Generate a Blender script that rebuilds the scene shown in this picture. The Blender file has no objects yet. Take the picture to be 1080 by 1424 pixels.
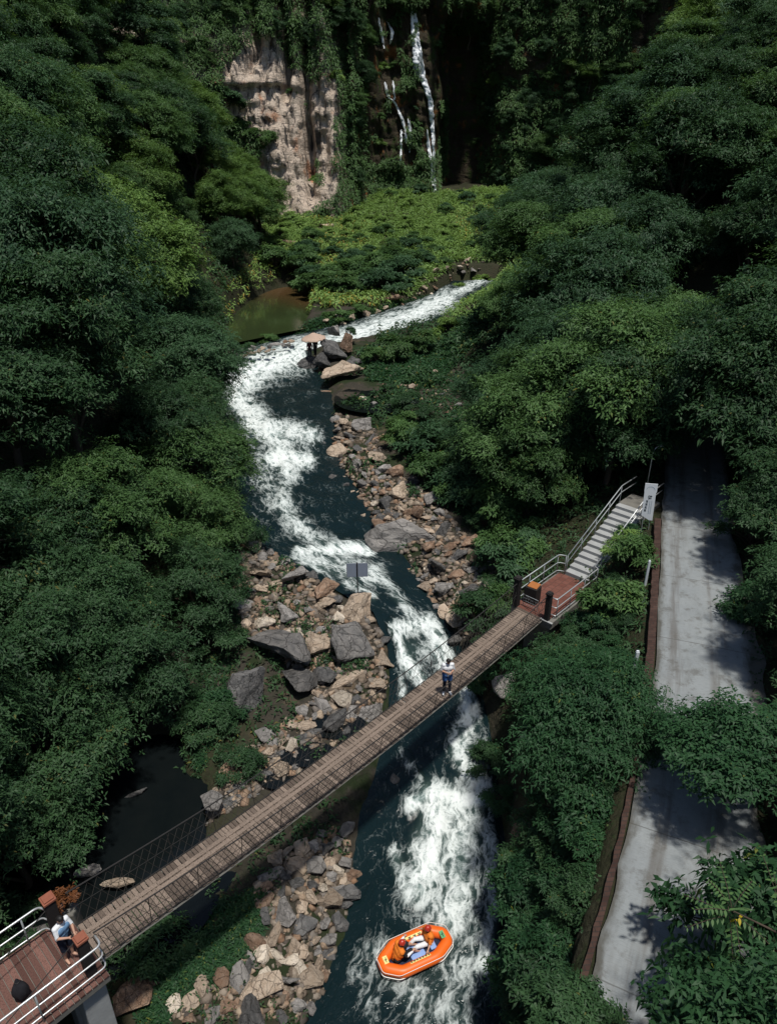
import bpy, bmesh, math, random
import numpy as np
from mathutils import Vector, Matrix, Euler
RNG = np.random.default_rng(7); random.seed(7)
SC = bpy.context.scene
COL = SC.collection
# ------------------------------------------------------------------ camera model (photo pixels -> world points)
F, CX, CY = 1000.0, 540.0, 712.0
TH = math.radians(27.0); CT, ST = math.cos(TH), math.sin(TH)
CAM = np.array([0.0, 0.0, 24.0])
def ray(px, py):
    u = (px-CX)/F; v = (py-CY)/F
    return np.array([u, CT-ST*v, -ST-CT*v])
def P(px, py, z):
    d = ray(px, py); t = (z-CAM[2])/d[2]
    return CAM+d*t
def proj(x, y, z):
    x = np.asarray(x, float); dy = np.asarray(y, float)-CAM[1]; dz = np.asarray(z, float)-CAM[2]
    dep = dy*CT-dz*ST; up = dy*ST+dz*CT
    dep = np.where(np.abs(dep) < 1e-3, 1e-3, dep)
    return CX+F*x/dep, CY-F*up/dep, dep
# ------------------------------------------------------------------ noise
def _h(ix, iy, iz, s):
    n = (ix*374761393+iy*668265263+iz*2147483647+s*1274126177) & 0xFFFFFFFF
    n = ((n ^ (n >> 13))*1274126177) & 0xFFFFFFFF
    n = (n ^ (n >> 16)) & 0xFFFFFFFF
    return n/4294967295.0
def vn(x, y, z=0.0, s=0):
    x, y, z = np.broadcast_arrays(np.asarray(x, float), np.asarray(y, float), np.asarray(z, float))
    fx, fy, fz = np.floor(x), np.floor(y), np.floor(z)
    ix, iy, iz = fx.astype(np.int64), fy.astype(np.int64), fz.astype(np.int64)
    a, b, c = x-fx, y-fy, z-fz
    a = a*a*(3-2*a); b = b*b*(3-2*b); c = c*c*(3-2*c)
    r = 0
    for i in (0, 1):
        for j in (0, 1):
            for k in (0, 1):
                r = r+_h(ix+i, iy+j, iz+k, s)*(a if i else 1-a)*(b if j else 1-b)*(c if k else 1-c)
    return r*2-1
def fbm(x, y, z=0.0, o=4, s=0):
    r = 0; am = .5
    for i in range(o):
        r = r+am*vn(x, y, z, s+i); x = np.asarray(x)*2.03; y = np.asarray(y)*2.03; z = np.asarray(z)*2.03; am *= .5
    return r
def sstep(a, b, x):
    t = np.clip((x-a)/(b-a), 0, 1); return t*t*(3-2*t)
# ------------------------------------------------------------------ mesh helpers
class MB:
    def __init__(s): s.v = []; s.f = []; s.n = 0; s.m = []
    def add(s, V, Fs, mi=0):
        s.v.extend([tuple(map(float, p)) for p in V]); s.f.extend([tuple(int(i)+s.n for i in f) for f in Fs]); s.m.extend([mi]*len(Fs)); s.n += len(V); return s
    def box(s, c, size, R=None, mi=0, bev=0.0):
        hx, hy, hz = [q/2 for q in size]
        pts = [Vector((x*hx, y*hy, z*hz)) for z in (-1, 1) for y in (-1, 1) for x in (-1, 1)]
        if R is not None: pts = [R @ p for p in pts]
        pts = [p+Vector(c) for p in pts]
        return s.add(pts, [(0, 2, 3, 1), (4, 5, 7, 6), (0, 1, 5, 4), (2, 6, 7, 3), (0, 4, 6, 2), (1, 3, 7, 5)], mi)
    def tube(s, pts, rad, n=8, cap=True, mi=0, closed=False):
        pts = [Vector(p) for p in pts]; m = len(pts)
        rad = [rad]*m if not hasattr(rad, '__len__') else rad
        V = []; u = None
        for i, p in enumerate(pts):
            if closed: t = (pts[(i+1) % m]-pts[i-1])
            else: t = pts[min(i+1, m-1)]-pts[max(i-1, 0)]
            t = t.normalized() if t.length > 1e-9 else Vector((0, 0, 1))
            if u is None:
                u = t.cross(Vector((0, 0, 1)))
                if u.length < 1e-3: u = t.cross(Vector((1, 0, 0)))
            u = (u-t*u.dot(t)).normalized(); w = t.cross(u)
            for k in range(n):
                a = 2*math.pi*k/n; V.append(p+(u*math.cos(a)+w*math.sin(a))*rad[i])
        Fs = []
        for i in range(m if closed else m-1):
            j = (i+1) % m
            for k in range(n):
                k2 = (k+1) % n; Fs.append((i*n+k, i*n+k2, j*n+k2, j*n+k))
        if cap and not closed: Fs.append(tuple(range(n))[::-1]); Fs.append(tuple((m-1)*n+k for k in range(n)))
        return s.add(V, Fs, mi)
    def ball(s, c, r, nu=12, nv=8, R=None, mi=0):
        r = (r, r, r) if not hasattr(r, '__len__') else r
        V = [(0, 0, -r[2])]; Fs = []
        for j in range(1, nv):
            b = math.pi*j/nv-math.pi/2
            for i in range(nu):
                a = 2*math.pi*i/nu; V.append((r[0]*math.cos(b)*math.cos(a), r[1]*math.cos(b)*math.sin(a), r[2]*math.sin(b)))
        V.append((0, 0, r[2])); top = len(V)-1
        for i in range(nu):
            Fs.append((0, 1+(i+1) % nu, 1+i)); Fs.append((top, top-nu+i, top-nu+(i+1) % nu))
        for j in range(nv-2):
            for i in range(nu):
                a = 1+j*nu; Fs.append((a+i, a+(i+1) % nu, a+nu+(i+1) % nu, a+nu+i))
        V = [Vector(p) for p in V]
        if R is not None: V = [R @ p for p in V]
        return s.add([p+Vector(c) for p in V], Fs, mi)
    def build(s, name, mats, parent=None, smooth=False, bev=0.0):
        me = bpy.data.meshes.new(name); me.from_pydata(s.v, [], s.f)
        o = link(name, me, mats, parent)
        if len(set(s.m)) > 1: me.polygons.foreach_set('material_index', s.m)
        if smooth: me.polygons.foreach_set('use_smooth', [True]*len(me.polygons))
        if bev:
            b = o.modifiers.new('b', 'BEVEL'); b.width = bev; b.segments = 2; b.limit_method = 'ANGLE'
        return o
def link(name, me, mats=None, parent=None):
    o = bpy.data.objects.new(name, me); COL.objects.link(o)
    if mats is not None:
        for m in (mats if isinstance(mats, (list, tuple)) else [mats]): me.materials.append(m)
    if parent is not None: o.parent = parent
    return o
def np_mesh(name, V, Q, smooth=False, attrs=None, facc=None):
    me = bpy.data.meshes.new(name); V = np.asarray(V, np.float32); Q = np.asarray(Q, np.int32); k = Q.shape[1]
    me.vertices.add(len(V)); me.vertices.foreach_set('co', V.ravel())
    me.loops.add(Q.size); me.loops.foreach_set('vertex_index', Q.ravel())
    me.polygons.add(len(Q)); me.polygons.foreach_set('loop_start', np.arange(0, Q.size, k, dtype=np.int32))
    me.polygons.foreach_set('loop_total', np.full(len(Q), k, np.int32))
    if smooth: me.polygons.foreach_set('use_smooth', np.ones(len(Q), bool))
    for nm, a in (attrs or {}).items():
        a = np.asarray(a, np.float32)
        if a.ndim == 1:
            at = me.attributes.new(nm, 'FLOAT', 'POINT'); at.data.foreach_set('value', a)
        else:
            at = me.attributes.new(nm, 'FLOAT_VECTOR', 'POINT'); at.data.foreach_set('vector', a.ravel())
    me.update(calc_edges=True); me.validate(); return me
def grid_quads(nr, nc):
    i = np.arange(nr-1)[:, None]*nc+np.arange(nc-1)[None, :]
    return np.stack([i, i+1, i+nc+1, i+nc], -1).reshape(-1, 4)
def tag(o, label=None, cat=None, group=None, kind=None):
    if label: o['label'] = label
    if cat: o['category'] = cat
    if group: o['group'] = group
    if kind: o['kind'] = kind
    return o
def empty(name, loc=(0, 0, 0), rz=0.0, label=None, cat=None, group=None):
    o = bpy.data.objects.new(name, None); COL.objects.link(o); o.location = loc; o.rotation_euler = (0, 0, rz); o.empty_display_size = .3
    return tag(o, label, cat, group)
def copy_tree(o, parent=None):
    c = o.copy(); COL.objects.link(c); c.parent = parent
    for ch in o.children: copy_tree(ch, c)
    return c
# ------------------------------------------------------------------ material helpers
class NT:
    def __init__(s, name):
        s.m = bpy.data.materials.new(name); s.m.use_nodes = True; s.t = s.m.node_tree; s.t.nodes.clear()
        s.out = s.t.nodes.new('ShaderNodeOutputMaterial')
    def n(s, typ, **kw):
        nd = s.t.nodes.new('ShaderNode'+typ)
        for k, v in kw.items():
            if k.startswith('_'): setattr(nd, k[1:], v)
            else:
                key = int(k[1:]) if k[0] == 'i' and k[1:].isdigit() else k.replace('__', ' ')
                s.set(nd.inputs[key], v)
        return nd
    def set(s, sock, v):
        if isinstance(v, bpy.types.NodeSocket): s.t.links.new(v, sock)
        elif isinstance(v, (tuple, list)) and sock.type == 'RGBA' and len(v) == 3: sock.default_value = (*v, 1)
        else: sock.default_value = v
    def math(s, op, a, b=0.0, c=None, clamp=False):
        nd = s.t.nodes.new('ShaderNodeMath'); nd.operation = op; nd.use_clamp = clamp; s.set(nd.inputs[0], a); s.set(nd.inputs[1], b)
        if c is not None: s.set(nd.inputs[2], c)
        return nd.outputs[0]
    def mix(s, fac, a, b):
        nd = s.t.nodes.new('ShaderNodeMix'); nd.data_type = 'RGBA'
        s.set(nd.inputs[0], fac); s.set(nd.inputs[6], a); s.set(nd.inputs[7], b); return nd.outputs[2]
    def noise(s, vec, scale, detail=4, rough=.55, dist=0.0):
        nd = s.n('TexNoise', Scale=scale, Detail=detail, Roughness=rough, Distortion=dist)
        if vec is not None: s.set(nd.inputs['Vector'], vec)
        return nd.outputs[0]
    def ramp(s, fac, stops, interp='LINEAR'):
        nd = s.t.nodes.new('ShaderNodeValToRGB'); nd.color_ramp.interpolation = interp; e = nd.color_ramp.elements
        while len(e) < len(stops): e.new(.5)
        for i, (p, c) in enumerate(stops):
            e[i].position = p; e[i].color = (*c, 1) if len(c) == 3 else c
        s.set(nd.inputs[0], fac); return nd.outputs[0]
    def smooth(s, x, a, b):
        nd = s.t.nodes.new('ShaderNodeMapRange'); nd.interpolation_type = 'SMOOTHSTEP'
        s.set(nd.inputs[0], x); s.set(nd.inputs[1], a); s.set(nd.inputs[2], b); nd.inputs[3].default_value = 0; nd.inputs[4].default_value = 1
        return nd.outputs[0]
    def coord(s, which='Object'): return s.n('TexCoord').outputs[which]
    def mapping(s, vec, scale): return s.n('Mapping', Vector=vec, Scale=scale).outputs[0]
    def attr(s, name, vec=False):
        nd = s.n('Attribute', _attribute_name=name); return nd.outputs['Vector'] if vec else nd.outputs['Fac']
    def bump(s, h, strength=.5, dist=.02): return s.n('Bump', Height=h, Strength=strength, Distance=dist).outputs[0]
    def pbsdf(s, col, rough=.6, spec=.3, metal=0.0, normal=None, **kw):
        p = s.n('BsdfPrincipled'); s.set(p.inputs['Base Color'], col); s.set(p.inputs['Roughness'], rough)
        s.set(p.inputs['Specular IOR Level'], spec); s.set(p.inputs['Metallic'], metal)
        if normal is not None: s.set(p.inputs['Normal'], normal)
        return p
    def done(s, sh): s.t.links.new(sh.outputs[0] if hasattr(sh, 'outputs') else sh, s.out.inputs['Surface']); return s.m
def simple(name, col, rough=.6, spec=.3, metal=0.0, var=.15, scale=6.0, bump=.15):
    n = NT(name); co = n.coord('Object'); k = n.noise(co, scale, 5)
    c = n.mix(k, tuple(x*(1-var) for x in col), tuple(min(1, x*(1+var)) for x in col))
    return n.done(n.pbsdf(c, rough, spec, metal, n.bump(n.noise(co, scale*4, 4), bump, .01)))
def leafmat(name, lo, hi, odd=None, trans=.22):
    n = NT(name); lv = n.attr('lv'); ob = n.n('ObjectInfo').outputs['Random']
    f = n.math('MULTIPLY_ADD', lv, .72, n.math('MULTIPLY', ob, .28), clamp=True)
    c = n.mix(f, lo, hi)
    if odd: c = n.mix(n.smooth(lv, .9, .99), c, odd)
    p = n.pbsdf(c, .55, .20)
    t = n.n('BsdfTranslucent'); n.set(t.inputs[0], n.mix(.5, c, (hi[0]*1.3, hi[1]*1.35, hi[2]*.8)))
    mx = n.n('MixShader', i0=trans); n.t.links.new(p.outputs[0], mx.inputs[1]); n.t.links.new(t.outputs[0], mx.inputs[2])
    return n.done(mx)
def rockmat(name, a, b, dark, ks=1.0):
    n = NT(name); co = n.coord('Object'); ob = n.n('ObjectInfo').outputs['Random']
    sh = n.n('VectorMath', _operation='ADD'); n.set(sh.inputs[0], co); cb = n.n('CombineXYZ'); n.set(cb.inputs[0], n.math('MULTIPLY', ob, 50.)); n.set(sh.inputs[1], cb.outputs[0])
    v = sh.outputs[0]
    if ks != 1.0: v = n.mapping(v, (ks, ks, ks))
    else: M[name+'_big'] = rockmat(name+'_big', a, b, dark, 2.6)
    k = n.noise(v, 1.3, 7, .62); c = n.mix(n.smooth(k, .35, .68), a, b)
    c = n.mix(n.math('MULTIPLY', n.smooth(n.noise(v, 2.6, 8, .7), .54, .68), .8), c, dark)
    c = n.mix(n.math('MULTIPLY', n.smooth(n.noise(v, 9., 6, .7), .60, .72), .5), c, tuple(min(1, x*1.5) for x in b))
    fine = n.noise(v, 14., 8, .7)
    wv = n.n('VectorMath', _operation='MULTIPLY_ADD'); n.set(wv.inputs[0], n.n('TexNoise', Vector=v, Scale=1.6, Detail=5.).outputs['Color']); wv.inputs[1].default_value = (.7, .7, .7); n.set(wv.inputs[2], v)
    ck = n.n('TexVoronoi', Vector=wv.outputs[0], Scale=.75, _feature='DISTANCE_TO_EDGE').outputs['Distance']; crk = n.math('SUBTRACT', 1., n.smooth(ck, .004, .03)); c = n.mix(n.math('MULTIPLY', crk, .22 if ks == 1.0 else .5), c, tuple(x*.4 for x in dark))
    c = n.mix(n.math('MULTIPLY', n.smooth(fine, .5, .75), .45), c, tuple(x*.5 for x in dark))
    hsv = n.n('HueSaturation', Color=c, Value=n.math('MULTIPLY_ADD', ob, .5, .75)).outputs[0]
    return n.done(n.pbsdf(hsv, .82, .2, 0, n.bump(n.math('SUBTRACT', n.math('ADD', n.noise(v, 4., 8, .65), n.math('MULTIPLY', fine, .35)), n.math('MULTIPLY', crk, .5)), .9, .12)))
M = {}
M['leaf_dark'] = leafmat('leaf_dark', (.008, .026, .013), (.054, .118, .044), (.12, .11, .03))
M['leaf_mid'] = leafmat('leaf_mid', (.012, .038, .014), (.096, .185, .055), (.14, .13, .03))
M['leaf_blue'] = leafmat('leaf_blue', (.010, .033, .017), (.066, .138, .060))
M['leaf_bright'] = leafmat('leaf_bright', (.050, .115, .026), (.23, .355, .095), (.26, .20, .04))
M['leaf_lime'] = leafmat('leaf_lime', (.020, .058, .014), (.15, .255, .062), (.18, .17, .04))
M['leaf_near'] = leafmat('leaf_near', (.008, .032, .016), (.042, .110, .040), (.13, .15, .03), .25)
M['leaf_pinnate'] = leafmat('leaf_pinnate', (.035, .085, .035), (.10, .19, .06), (.42, .33, .02), .3)
M['leaf_rust'] = leafmat('leaf_rust', (.07, .025, .01), (.22, .085, .03))
M['bark'] = simple('bark', (.07, .055, .042), .9, .1, var=.4, scale=5, bump=.8)
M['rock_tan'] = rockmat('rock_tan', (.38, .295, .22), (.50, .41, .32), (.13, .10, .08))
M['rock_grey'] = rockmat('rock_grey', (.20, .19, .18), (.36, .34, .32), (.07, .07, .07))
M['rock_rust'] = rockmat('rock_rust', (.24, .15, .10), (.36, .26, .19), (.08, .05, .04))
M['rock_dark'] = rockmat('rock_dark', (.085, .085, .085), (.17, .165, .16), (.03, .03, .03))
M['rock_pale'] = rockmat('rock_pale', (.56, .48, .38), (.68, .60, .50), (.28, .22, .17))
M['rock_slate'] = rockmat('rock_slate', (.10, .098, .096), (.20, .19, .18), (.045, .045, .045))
M['concrete'] = simple('concrete', (.31, .32, .32), .85, .2, var=.25, scale=3, bump=.5)
M['concrete_old'] = simple('concrete_old', (.15, .145, .13), .9, .2, var=.45, scale=2.5, bump=.6)
M['steel'] = simple('steel', (.55, .57, .58), .38, .5, .55, var=.12, scale=8, bump=.05)
M['steel_dull'] = simple('steel_dull', (.33, .36, .37), .5, .5, .4, var=.2, scale=8, bump=.05)
M['cable'] = simple('cable', (.035, .033, .032), .6, .4, .3, var=.3, scale=20)
M['wire'] = simple('wire', (.05, .045, .04), .6, .4, .2, var=.3, scale=20)
M['post_dark'] = simple('post_dark', (.022, .02, .02), .8, .2, var=.3, scale=8, bump=.4)
M['cap_red'] = simple('cap_red', (.24, .085, .052), .75, .25, var=.25, scale=9, bump=.4)
M['cap_orange'] = simple('cap_orange', (.34, .125, .035), .6, .3, var=.2, scale=9)
M['skin'] = simple('skin', (.46, .27, .19), .55, .35, var=.06, scale=12, bump=.02)
M['skin_dark'] = simple('skin_dark', (.20, .11, .075), .55, .35, var=.06, scale=12, bump=.02)
M['hair'] = simple('hair', (.012, .011, .011), .5, .4, var=.3, scale=40, bump=.4)
M['cloth_white'] = simple('cloth_white', (.72, .74, .76), .85, .15, var=.05, scale=10, bump=.3)
M['cloth_blue'] = simple('cloth_blue', (.05, .12, .30), .85, .15, var=.2, scale=10, bump=.3)
M['cloth_vest'] = simple('cloth_vest', (.14, .26, .42), .85, .15, var=.2, scale=10, bump=.3)
M['cloth_navy'] = simple('cloth_navy', (.015, .02, .035), .85, .15, var=.2, scale=10, bump=.3)
M['cloth_dark'] = simple('cloth_dark', (.02, .02, .024), .85, .15, var=.2, scale=10, bump=.3)
M['cloth_maroon'] = simple('cloth_maroon', (.09, .035, .035), .85, .15, var=.2, scale=10, bump=.3)
M['vest_orange'] = simple('vest_orange', (.72, .20, .025), .7, .2, var=.12, scale=10, bump=.3)
M['helmet_red'] = simple('helmet_red', (.42, .035, .02), .3, .5, var=.08, scale=6, bump=.02)
M['raft_orange'] = simple('raft_orange', (.80, .135, .012), .42, .4, var=.07, scale=5, bump=.06)
M['raft_floor'] = simple('raft_floor', (.012, .018, .045), .5, .35, var=.3, scale=6)
M['raft_seat'] = simple('raft_seat', (.22, .34, .62), .5, .35, var=.12, scale=6)
M['decal'] = simple('decal', (.78, .66, .25), .5, .3, var=.1, scale=9, bump=.02)
M['decal_green'] = simple('decal_green', (.12, .36, .16), .5, .3, var=.1, scale=9, bump=.02)
M['ink'] = simple('ink', (.02, .03, .035), .6, .3, var=.1)
M['white_trim'] = simple('white_trim', (.8, .78, .74), .5, .3, var=.05)
M['sign_white'] = simple('sign_white', (.62, .66, .70), .5, .35, var=.06, scale=3, bump=.04)
M['sign_grey'] = simple('sign_grey', (.25, .29, .36), .5, .35, var=.08, scale=3, bump=.04)
M['ink_soft'] = simple('ink_soft', (.30, .36, .42), .6, .3, var=.1)
M['straw'] = simple('straw', (.44, .33, .26), .9, .1, var=.3, scale=12, bump=.6)
def wood(name, a, b, dark):
    n = NT(name); co = n.coord('Object'); pl = n.attr('pl')
    g = n.noise(n.mapping(co, (7., 7., 7.)), 4., 7, .65)
    c = n.mix(pl, a, b); c = n.mix(n.math('MULTIPLY', n.smooth(g, .42, .72), .75), c, dark)
    return n.done(n.pbsdf(c, .85, .18, 0, n.bump(g, .5, .01)))
M['plank'] = wood('plank', (.095, .074, .060), (.245, .192, .155), (.045, .035, .028))
M['plank_red'] = wood('plank_red', (.085, .042, .034), (.20, .105, .085), (.04, .022, .018))
def brickish(name, a, b, mortar, sx, sy):
    n = NT(name); co = n.coord('Object')
    br = n.n('TexBrick', Vector=co, Scale=1.0, Color1=(*a, 1), Color2=(*b, 1), Mortar=(*mortar, 1)); br.inputs['Brick Width'].default_value = sx; br.inputs['Row Height'].default_value = sy; br.inputs['Mortar Size'].default_value = .012
    k = n.noise(co, 3., 6, .65); c = n.mix(n.math('MULTIPLY', k, .75), br.outputs[0], tuple(x*.35 for x in a))
    return n.done(n.pbsdf(c, .85, .2, 0, n.bump(n.noise(co, 9, 5), .4, .02)))
M['tile_red'] = brickish('tile_red', (.16, .062, .046), (.22, .095, .072), (.085, .05, .04), .3, .3)
M['kerb_red'] = brickish('kerb_red', (.055, .030, .024), (.095, .055, .043), (.04, .034, .03), .31, .13)
def soil():
    n = NT('soil'); co = n.coord('Object'); bk = n.attr('bank'); k = n.noise(co, .8, 8, .62); k2 = n.noise(co, 6., 8, .7)
    f = n.mix(k, (.016, .022, .010), (.048, .042, .026)); f = n.mix(n.smooth(k2, .5, .7), f, (.022, .040, .014))
    g = n.mix(k2, (.020, .021, .017), (.070, .060, .047)); g = n.mix(n.smooth(k, .54, .7), g, (.10, .075, .05)); g = n.mix(n.smooth(n.noise(co, .45, 6), .48, .6), g, (.022, .032, .014))
    vo = n.n('TexVoronoi', Vector=co, Scale=5.5); g = n.mix(n.smooth(vo.outputs['Distance'], .02, .16), (.03, .026, .02), g)
    c = n.mix(bk, f, g)
    return n.done(n.pbsdf(c, .92, .12, 0, n.bump(n.math('ADD', k2, n.math('MULTIPLY', vo.outputs['Distance'], -.6)), .8, .12)))
M['soil'] = soil()
def cliffmat():
    n = NT('cliff_rock'); co = n.coord('Object'); v = n.attr('moss')
    st = n.noise(n.mapping(co, (.55, .55, .07)), 1.6, 7, .62, .4); blot = n.noise(co, .35, 8, .62); fine = n.noise(n.mapping(co, (1., 1., .5)), 1.9, 8, .7)
    c = n.mix(blot, (.50, .395, .31), (.78, .67, .56))
    c = n.mix(n.smooth(n.noise(co, .16, 4), .58, .70), c, (.47, .25, .15))
    lay = n.noise(n.mapping(co, (.25, .25, 1.3)), 1.1, 6, .65, .8); c = n.mix(n.math('MULTIPLY', n.math('MULTIPLY', n.smooth(lay, .55, .70), .7), n.smooth(n.noise(co, .09, 3), .45, .6)), c, (.26, .15, .10))
    c = n.mix(n.math('MULTIPLY', n.smooth(st, .50, .62), .9), c, (.05, .048, .05))
    c = n.mix(n.math('MULTIPLY', n.smooth(fine, .52, .68), .8), c, (.09, .075, .062))
    wet = n.mix(fine, (.020, .022, .016), (.085, .062, .036)); wet = n.mix(n.smooth(n.noise(co, .3, 6), .56, .66), wet, (.20, .085, .028)); wet = n.mix(n.smooth(n.noise(co, .5, 6), .50, .62), wet, (.035, .055, .014))
    c = n.mix(v, c, wet)
    return n.done(n.pbsdf(c, .85, .2, 0, n.bump(n.math('ADD', n.math('ADD', fine, n.math('MULTIPLY', st, 1.0)), n.math('MULTIPLY', lay, .8)), 1.0, .7)))
M['cliff'] = cliffmat()
def roadmat():
    n = NT('road_concrete'); co = n.coord('Object'); uv = n.attr('lane', True)
    tx = n.n('SeparateXYZ', Vector=uv)
    k = n.noise(co, .7, 7, .6); k2 = n.noise(n.mapping(uv, (1., .35, 1.)), 2.2, 7, .65); fine = n.noise(n.mapping(uv, (1.2, 11., 1.)), 4., 5, .6)
    c = n.mix(k, (.17, .19, .20), (.29, .31, .315)); c = n.mix(n.math('MULTIPLY', n.smooth(fine, .45, .7), .35), c, (.115, .13, .14))
    def band(x0, w): return n.math('SUBTRACT', 1.0, n.smooth(n.math('ABSOLUTE', n.math('SUBTRACT', tx.outputs[0], x0)), w*.25, w))
    b = n.math('MAXIMUM', band(.75, .55), band(2.2, .5)); long = n.noise(n.mapping(uv, (1.6, .10, 1.)), 1.5, 5, .6)
    c = n.mix(n.math('MULTIPLY', n.math('MULTIPLY', b, n.smooth(long, .42, .66)), .62), c, (.085, .072, .06))
    c = n.mix(n.math('MULTIPLY', n.smooth(k2, .5, .7), .4), c, (.13, .135, .13))
    jt = n.math('ABSOLUTE', n.math('SUBTRACT', n.math('FRACT', n.math('ADD', n.math('DIVIDE', tx.outputs[1], 4.6), n.math('MULTIPLY', k2, .012))), .5)); c = n.mix(n.math('MULTIPLY', n.math('SUBTRACT', 1.0, n.smooth(jt, .002, .006)), .6), c, (.06, .06, .055))
    c = n.mix(n.math('MULTIPLY', n.smooth(n.noise(co, 1.9, 7, .7), .50, .68), .6), c, (.085, .08, .07))
    edge = n.math('SUBTRACT', 1.0, n.smooth(n.math('ADD', n.math('MINIMUM', tx.outputs[0], n.math('SUBTRACT', 3.3, tx.outputs[0])), n.math('MULTIPLY', n.math('SUBTRACT', k2, .5), .95)), .0, .34))
    c = n.mix(n.math('MULTIPLY', edge, .8), c, (.055, .05, .038))
    cr = n.n('TexVoronoi', Vector=n.mapping(uv, (.45, .3, 1.)), Scale=1.0, _feature='DISTANCE_TO_EDGE')
    return n.done(n.pbsdf(c, .88, .22, 0, n.bump(fine, .4, .01)))
M['road'] = roadmat()
def watermat():
    n = NT('river_water'); f = n.attr('foam'); fl = n.attr('flow', True)
    d1 = n.n('TexNoise', Vector=fl, Scale=1.1, Detail=3.); off = n.n('VectorMath', _operation='MULTIPLY_ADD'); n.set(off.inputs[0], d1.outputs['Color']); off.inputs[1].default_value = (.9, .9, .9); n.set(off.inputs[2], fl)
    v = off.outputs[0]
    def ridge(sc, vec, det=3):
        k = n.noise(vec, sc, det, .55); return n.math('SUBTRACT', 1.0, n.math('MULTIPLY', n.math('ABSOLUTE', n.math('SUBTRACT', k, .5)), 5.5), clamp=True)
    st = n.mapping(v, (1., .33, 1.))
    r1 = ridge(1.7, st); r2 = ridge(4.2, st); r3 = ridge(9.5, v, 2)
    r = n.math('ADD', n.math('ADD', n.math('MULTIPLY', r1, .50), n.math('MULTIPLY', r2, .37)), n.math('MULTIPLY', r3, .13))
    big = n.noise(fl, .55, 4)
    pat = n.math('ADD', n.math('MULTIPLY', r, .78), n.math('MULTIPLY', n.math('SUBTRACT', big, .5), .7))
    th = n.math('SUBTRACT', 1.0, n.math('MULTIPLY', f, .93))
    m = n.smooth(pat, n.math('SUBTRACT', th, .20), n.math('ADD', th, .48))
    deep = n.mix(big, (.003, .009, .011), (.007, .018, .020)); deep = n.mix(n.math('MULTIPLY', n.smooth(f, .3, 1.), .62), deep, (.085, .135, .120))
    fo = n.mix(n.math('MULTIPLY', n.smooth(n.math('ADD', n.math('MULTIPLY', r, .6), n.math('MULTIPLY', n.noise(v, 2.3, 5, .65), .7)), .35, .85), n.math('ADD', .35, n.math('MULTIPLY', f, .65))), (.20, .28, .27), (.74, .79, .78)); c = n.mix(m, deep, fo)
    rp = n.noise(st, 3.2, 6, .6)
    rough = n.math('MULTIPLY_ADD', m, .55, .13)
    return n.done(n.pbsdf(c, rough, .22, 0, n.bump(n.math('ADD', rp, n.math('MULTIPLY', r, .45)), .55, .12)))
M['water'] = watermat()
def poolmat():
    n = NT('pool_water'); co = n.coord('Object'); k = n.noise(n.mapping(co, (.25, .1, 1.)), .8, 4); sh = n.attr('shoal')
    c = n.mix(k, (.020, .031, .012), (.034, .048, .018)); c = n.mix(n.math('MULTIPLY', sh, .7), c, (.11, .05, .022))
    return n.done(n.pbsdf(c, .08, .5, 0, n.bump(n.noise(n.mapping(co, (2., 1., 1.)), 2.2, 4), .06, .05)))
M['pool'] = poolmat()
def fallmat():
    n = NT('falling_water'); co = n.coord('Object'); k = n.noise(n.mapping(co, (3.2, 3.2, .22)), 1.6, 6, .65)
    c = n.mix(n.smooth(k, .26, .50), (.24, .29, .33), (.82, .86, .90))
    return n.done(n.pbsdf(c, .5, .4, 0, n.bump(k, .6, .2)))
M['fall'] = fallmat()
# ------------------------------------------------------------------ river and terrain profile, measured row by row
RT = [(1424, 440, 700, 0), (1300, 492, 706, 0), (1200, 505, 702, .05), (1130, 512, 697, .25), (1085, 532, 692, .5), (1000, 550, 678, .8), (940, 550, 655, 1.1),
      (900, 546, 634, 1.4), (850, 525, 608, 1.8), (800, 440, 572, 2.2), (750, 350, 528, 2.6), (700, 340, 500, 3.0), (650, 330, 470, 3.4), (600, 315, 458, 3.8),
      (550, 296, 455, 4.3), (512, 290, 436, 4.7), (488, 322, 425, 5.05), (468, 400, 528, 5.3), (450, 478, 590, 5.5), (430, 540, 640, 5.7), (410, 596, 682, 5.9), (390, 630, 695, 6.3)]
_r = []
for (py, xl, xr, z) in RT:
    a = P(xl, py, z); b = P(xr, py, z); _r.append((a[1], a[0], b[0], z))
_r = [(3.0, _r[0][1]-.6, _r[0][2]-.4, -.05)]+_r
RY = np.array([q[0] for q in _r]); RL = np.array([q[1] for q in _r]); RR = np.array([q[2] for q in _r]); RZ = np.array([q[3] for q in _r])
YEND = RY[-1]
RDY = [4.0, 9.2, 12.7, 15.0, 19.5, 23.6, 29.2, 33.3, 38.0, 46., 60.]; RDX = [2.0, 4.26, 6.15, 7.2, 9.2, 10.7, 12.7, 14.1, 15.9, 18.5, 22.5]; RDZ = [7.1, 7.1, 7.15, 7.2, 7.2, 7.25, 7.35, 7.5, 7.7, 8.2, 9.2]
ip = np.interp
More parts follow.
